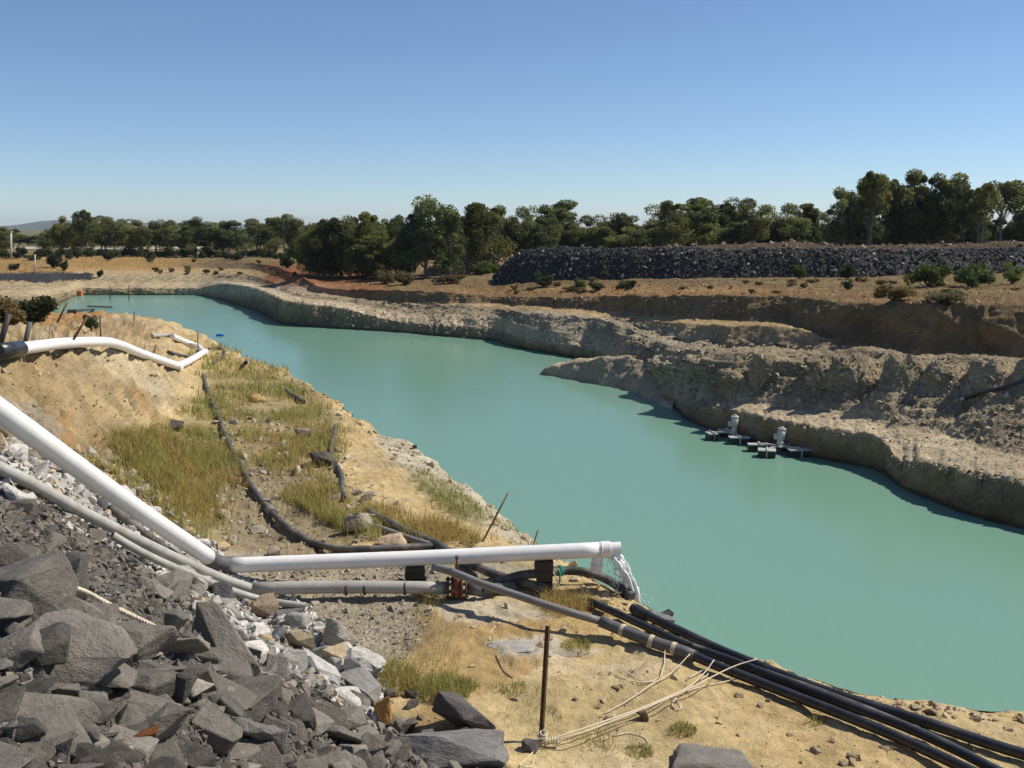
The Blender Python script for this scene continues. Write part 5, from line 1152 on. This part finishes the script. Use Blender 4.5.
for x, ty, st_, w in ((862, 212, 'dense', 26), (880, 214, 'dense', 28), (905, 210, 'round', 30), (925, 206, 'dense', 30), (940, 212, 'dense', 30), (958, 205, 'round', 30), (973, 212, 'dense', 26), (990, 216, 'dense', 26), (1010, 214, 'dense', 28), (1022, 208, 'round', 26), (850, 222, 'dense', 24), (893, 224, 'dense', 26)):
    tree(x, ty, 128 + rt.uniform(-3, 8), st_, w, 'shorter bushy gum growing below the high stand', 'bushy gums below the high stand')
tree(999, 179, 124, 'umbrella', 46, 'flat topped umbrella gum near the right picture edge', var=1)
tree(1026, 184, 126, 'umbrella', 34, 'umbrella gum cut by the right picture edge')
for x in (1060, 1090, 1130, 1170): tree(x, 186 + rt.uniform(-8, 10), 126, 'tall', 38, 'tall straight gum tree of the high stand at right', 'tall gum trees of the high stand')
# far left tree line
tree(87, 209, 205, 'tall', 22, 'tallest gum of the far left tree line', var=0)
tree(62, 215, 205, 'tall', 18, 'slender gum at the left end of the far tree line', var=1)
tree(-4, 226, 215, 'dense', 34, 'brownish bushy tree at the left picture edge')
for x, ty, st_, w in ((75, 223, 'round', 18), (104, 216, 'tall', 20), (115, 217, 'spread', 22), (130, 219, 'round', 18), (142, 220, 'tall', 18), (155, 221, 'spread', 18), (168, 220, 'round', 18), (182, 223, 'tall', 20), (198, 217, 'spread', 24), (210, 222, 'round', 20), (224, 223, 'tall', 20), (238, 221, 'round', 22), (257, 219, 'spread', 26), (270, 224, 'round', 20), (285, 214, 'umbrella', 26), (298, 222, 'round', 24), (308, 226, 'dense', 22), (50, 229, 'dense', 16)):
    tree(x, ty - 1, 215 + rt.uniform(-8, 12), st_, w * 1.35, 'gum tree of the far tree line beyond the pond head', 'gum trees of the far tree line')
for k, x in enumerate(np.linspace(-30, 300, 40)):
    tree(x + rt.uniform(-4, 4), 231 + rt.uniform(-4, 4), 300 + rt.uniform(-30, 60), 'dense' if k % 2 else 'round', 22, 'distant dark tree in the belt beyond the pale track', 'distant trees beyond the pale track')
for k, x in enumerate(np.linspace(300, 1080, 60)):
    tree(x + rt.uniform(-6, 6), 226 + rt.uniform(-8, 4), 185 + rt.uniform(-15, 40), 'dense', 26, 'dark tree deep in the wood behind the front gums', 'trees deep in the wood')
ORD = 'first second third fourth fifth sixth seventh eighth ninth tenth eleventh twelfth thirteenth fourteenth fifteenth sixteenth seventeenth eighteenth nineteenth twentieth'.split()
for grp, txt in (('gum trees above the red bank', '%s olive brown gum from the left in the stand above the red bank'), ('gum trees behind the left half of the slate bank', '%s olive green gum from the left behind the left half of the slate bank'),
                 ('gum trees behind the middle of the slate bank', '%s yellow green gum from the left behind the middle of the slate bank'), ('tall gum trees of the high stand', '%s tall straight gum from the left in the high stand at right'),
                 ('bushy gums below the high stand', '%s shorter bushy gum from the left below the high stand'), ('gum trees of the far tree line', '%s gum from the left in the far tree line beyond the pond head')):
    row = sorted((o for o in bpy.data.objects if o.get('group') == grp), key=lambda o: o.location.x / o.location.y)
    for o, w_ in zip(row, ORD): o['label'] = txt % w_
# bushes
def bush_proto(seed, n=2600):
    rg = np.random.default_rng(seed); nc = 15; cs = rg.normal(0, .36, (nc, 3)); cs[:, 2] = np.abs(cs[:, 2]) * .9 + .32; rs = np.tile([.34, .34, .3], (nc, 1)) * rg.uniform(.7, 1.2, (nc, 1))
    V, Q, k = leaf_cloud(rg, cs, rs, n, .15, .1); mb = MB()
    for c_ in cs: mb.tube([(0, 0, -.1), tuple(c_ * .5 + np.array([0, 0, -.02])), tuple(c_)], [.035, .022, .008], 5)
    ob = mb.build('stem', M['bark']); sm_ = ob.data; bpy.data.objects.remove(ob)
    cl = rg.uniform(0, 1, nc)[k] * .5 + rg.uniform(0, 1, n) * .5; V[:, 2] = np.maximum(V[:, 2], 0.02)
    return sm_, {c: mesh_np('foliage', V, Q, M['leaf'], np.repeat(np.array(a_) + (np.array(b_) - np.array(a_)) * cl[:, None], 4, 0)) for c, a_, b_ in (('green', (.05, .075, .022), (.13, .15, .04)), ('bright', (.10, .145, .03), (.2, .24, .06)), ('dark', (.028, .042, .018), (.07, .085, .03)), ('dry', (.13, .10, .05), (.25, .19, .09)))}
BP = [bush_proto(700 + k) for k in range(4)]
def bush(px, py, w, h, c, label, group=None, D=None):
    if D is None:
        hh = hit_land(px, py); p_ = np.array(hh[0]); D = project(p_[None])[2][0]
    else: p_ = PD(px, py, D); p_[2] = gz(p_[0], p_[1])
    sm_, fm_ = BP[rt.integers(4)]; o = empty('bush', p_, label, 'bush', group, rt.uniform(0, 6.28))
    o.scale = (w * D / F / 1.6, w * D / F / 1.6, h * D / F / 1.15)
    link(bpy.data.objects.new('stem', sm_), o); link(bpy.data.objects.new('foliage', fm_[c]), o)
bush(33, 306, 48, 27, 'dark', 'large dark green bush on the left bank', D=33)
bush(8, 318, 42, 26, 'dry', 'brown dry bush beside the dark green one', D=30)
bush(91, 330, 15, 14, 'green', 'small green bush on the ochre ground behind the bent white pipe')
for (x, y, w, h, c, lab) in ((799, 279, 13, 13, 'bright', 'round bright green bush at the foot of the slate bank'), (848, 279, 18, 13, 'dark', 'dark bush against the slate bank right of the bright one'), (848, 290, 10, 9, 'dark', 'small dark shrub on the slope below the slate bank'), (929, 287, 34, 24, 'green', 'broad olive bush on the rim at right'), (970, 287, 38, 22, 'green', 'wide sparse bush on the rim near the right edge'), (1012, 284, 20, 18, 'bright', 'yellow green bush on the rim at the right edge'), (895, 300, 36, 16, 'dry', 'low dry scrub on the rim left of the olive bush'), (945, 304, 34, 14, 'dry', 'low dry scrub on the rim below the wide bush'),
                            (580, 289, 11, 9, 'green', 'small round shrub on the rim at left of a pair'), (597, 290, 16, 8, 'dark', 'low dark shrub next to the small round one'), (627, 290, 18, 9, 'dark', 'wide dark shrub on the rim above the road'), (543, 287, 22, 12, 'dark', 'dark shrub below the left end of the slate bank'), (658, 276, 12, 9, 'dark', 'dark shrub halfway along the foot of the slate bank'), (483, 274, 30, 12, 'bright', 'low bright green bush beside the tan rubble heap'), (405, 285, 24, 14, 'dry', 'dry scrub below the tallest dark gum'), (385, 284, 22, 12, 'dry', 'pale dead scrub on the edge of the far bank'), (450, 284, 26, 10, 'dry', 'brown scrub on the rim right of the tallest gum'), (368, 276, 20, 11, 'dark', 'dark scrub at the foot of the dense stand'), (288, 268, 18, 12, 'dark', 'dark scrub at the top of the red bank'), (300, 262, 22, 14, 'green', 'grey green scrub behind the red bank'), (64, 271, 9, 11, 'dark', 'small dark tree shaped bush in the ochre field'), (100, 277, 8, 7, 'dark', 'small bush on the edge of the far bank'), (14, 270, 10, 6, 'dark', 'low dark bush in the field at far left'), (54, 268, 12, 16, 'dark', 'dark bush on the ochre field left of the bare patch')):
    bush(x, y, w, h, c, lab)
for k in range(46):
    x = -20 + k * 7.1 + rt.uniform(-3, 3)
    bush(x, 259.5 + rt.uniform(-4, 1), rt.uniform(9, 16), rt.uniform(5, 10), ('dark', 'green', 'dark')[k % 3], 'low dark scrub bush along the far edge of the field', 'scrub bushes along the field edge')
for k in range(14):
    x = rt.uniform(140, 300); y = rt.uniform(262, 276)
    bush(x, y, rt.uniform(4, 8), rt.uniform(3, 5), 'dry', 'small scrub clump on the dry slope above the pond head', 'scrub clumps above the pond head')
for k in range(34):
    x = rt.uniform(500, 1020); y = rt.uniform(281, 294)
    bush(x, y, rt.uniform(6, 13), rt.uniform(3, 5), 'dry', 'dry low shrub on the rim below the slate bank', 'dry shrubs on the far rim')
for k in range(26):
    bush(rt.uniform(310, 860), 0, rt.uniform(16, 26), rt.uniform(10, 16), ('dark', 'green', 'dry')[k % 3], 'undergrowth bush between the trunks behind the slate bank', 'undergrowth between the trunks', D=rt.uniform(132, 142))

# ------------------------------------------------------------------ slate bank and rubble on the far rim
def heap(name, label, foot, top, mat_mound, tint, nrock, size, tints, seed, back=6.0):
    xs_ = np.arange(foot[0][0], foot[-1][0], 3.0)
    fy, fd = np.interp(xs_, [k[0] for k in foot], [k[1] for k in foot]), np.interp(xs_, [k[0] for k in foot], [k[2] for k in foot])
    ty = np.interp(xs_, [k[0] for k in top], [k[1] for k in top]); rg = np.random.default_rng(seed)
    A_ = np.array([PD(x, y, d) for x, y, d in zip(xs_, fy, fd)]); A_[:, 2] = [gz(p[0], p[1], B_FAR) for p in A_]
    hgt = np.array([PD(x, y, d + 4)[2] for x, y, d in zip(xs_, ty, fd)]) - A_[:, 2]; hgt = np.maximum(hgt + .4 * fbm(np.stack([xs_ / 22, xs_ * 0, xs_ * 0 + seed], -1), 3), .1)
    prof = [(-.3, -.4), (0, 0), (1.2, .42), (2.4, .78), (3.6, .97), (5, 1.0), (back, .95), (back + 2.5, -.3)]
    rows = []
    for dy, f in prof: rows.append(A_ + np.stack([0 * xs_, dy + 0 * xs_, f * hgt], -1))
    G = np.array(rows); G[1:-1] += .2 * fbm(G[1:-1] * .8, 3)[..., None] * np.array([0, -1, .6])
    root = empty(name, A_[len(A_) // 2], label, 'rock heap'); off = A_[len(A_) // 2]
    mo = link(bpy.data.objects.new('mound', mesh_np('mound', (G - off).reshape(-1, 3), grid_faces(*G.shape[:2]), mat_mound, np.tile(tint, (G.shape[0] * G.shape[1], 1)))), root)
    pos, szs, tn = [], [], []
    for k in range(nrock):
        i_ = rg.uniform(0, G.shape[1] - 1.01); j_ = rg.uniform(.7, 6.0); i0, j0 = int(i_), int(j_); a_, b_ = i_ - i0, j_ - j0
        pos.append(G[j0, i0] * (1 - a_) * (1 - b_) + G[j0, i0 + 1] * a_ * (1 - b_) + G[j0 + 1, i0] * (1 - a_) * b_ + G[j0 + 1, i0 + 1] * a_ * b_ - off)
        szs.append(min(size * (.6 + rg.pareto(2.6)), size * 3)); tn.append(tints(rg))
    ro = scatter_mesh('rubble', M['far_rock'], pos, szs, tn, 1.0, seed, .1, SMALL, root); ro['kind'] = 'stuff'
    return root
def bank_t(rg):
    t = np.array([.04, .038, .036]) * rg.uniform(.4, 1.5)
    if rg.random() < .16: t = np.array([.2, .185, .165]) * rg.uniform(.6, 1.6)
    return t
def tan_t(rg): return np.array([.33, .225, .15]) * rg.uniform(.5, 1.4)
heap('slate_bank', 'long dark bank of dumped slate rock in front of the trees', [(492, 279, 110), (540, 278.5, 106), (684, 277.5, 97), (850, 276.5, 91), (1024, 272, 90), (1300, 270, 90)], [(492, 277), (505, 263), (522, 250), (560, 247.5), (640, 249), (700, 249), (740, 251), (800, 249.5), (900, 251), (1024, 250), (1300, 249)], M['far_rock'], (.03, .028, .026), 19000, .15, bank_t, 71)
heap('rubble_heap', 'low heap of tan rubble between the trees and the slate bank', [(425, 273, 132), (470, 272, 130), (520, 268, 128)], [(425, 270), (445, 260), (480, 258.5), (512, 257), (520, 262)], M['far_rock'], (.22, .15, .1), 900, .3, tan_t, 72, 5)
heap('earth_berm', 'low brown berm with pale stones behind the slate bank', [(640, 250, 113), (800, 248, 113), (1024, 248, 113), (1300, 248, 113)], [(640, 248), (690, 246.5), (760, 244), (800, 241.5), (830, 244), (870, 246), (930, 245.5), (1024, 242), (1300, 240)], M['far_ground'], (.10, .074, .054), 800, .26, tan_t, 73, 7)
# pale track through the far field
tv = []
for x in np.linspace(15, 210, 30):
    for y in (247.2, 249.6):
        h_ = hit(x, y); tv.append(np.array(h_[0]) + np.array([0, 0, .12]))
tme = mesh_np('track', np.array(tv), np.array([[2 * k, 2 * k + 2, 2 * k + 3, 2 * k + 1] for k in range(29)]), M['pale_track'])
kind(link(bpy.data.objects.new('track', tme)), 'structure')

# ------------------------------------------------------------------ the air
hv_ = [(x, y, z) for z in (-2.4, 92) for y in (-60, 9400) for x in (-13500, 13500)]
hme = bpy.data.meshes.new('haze'); hme.from_pydata(hv_, [], [(0, 2, 3, 1), (4, 5, 7, 6), (0, 1, 5, 4), (2, 6, 7, 3), (0, 4, 6, 2), (1, 3, 7, 5)])
hm = bpy.data.materials.new('haze'); hm.use_nodes = True; hn = hm.node_tree.nodes; hn.remove(hn['Principled BSDF'])
pv = hn.new('ShaderNodeVolumePrincipled'); pv.inputs['Color'].default_value = (.72, .84, 1, 1); pv.inputs['Density'].default_value = 8e-5; pv.inputs['Anisotropy'].default_value = .2
hm.node_tree.links.new(pv.outputs[0], hn['Material Output'].inputs['Volume']); hme.materials.append(hm)
hz = kind(link(bpy.data.objects.new('haze', hme)), 'stuff'); hz['label'] = 'thin blue air over the plain'
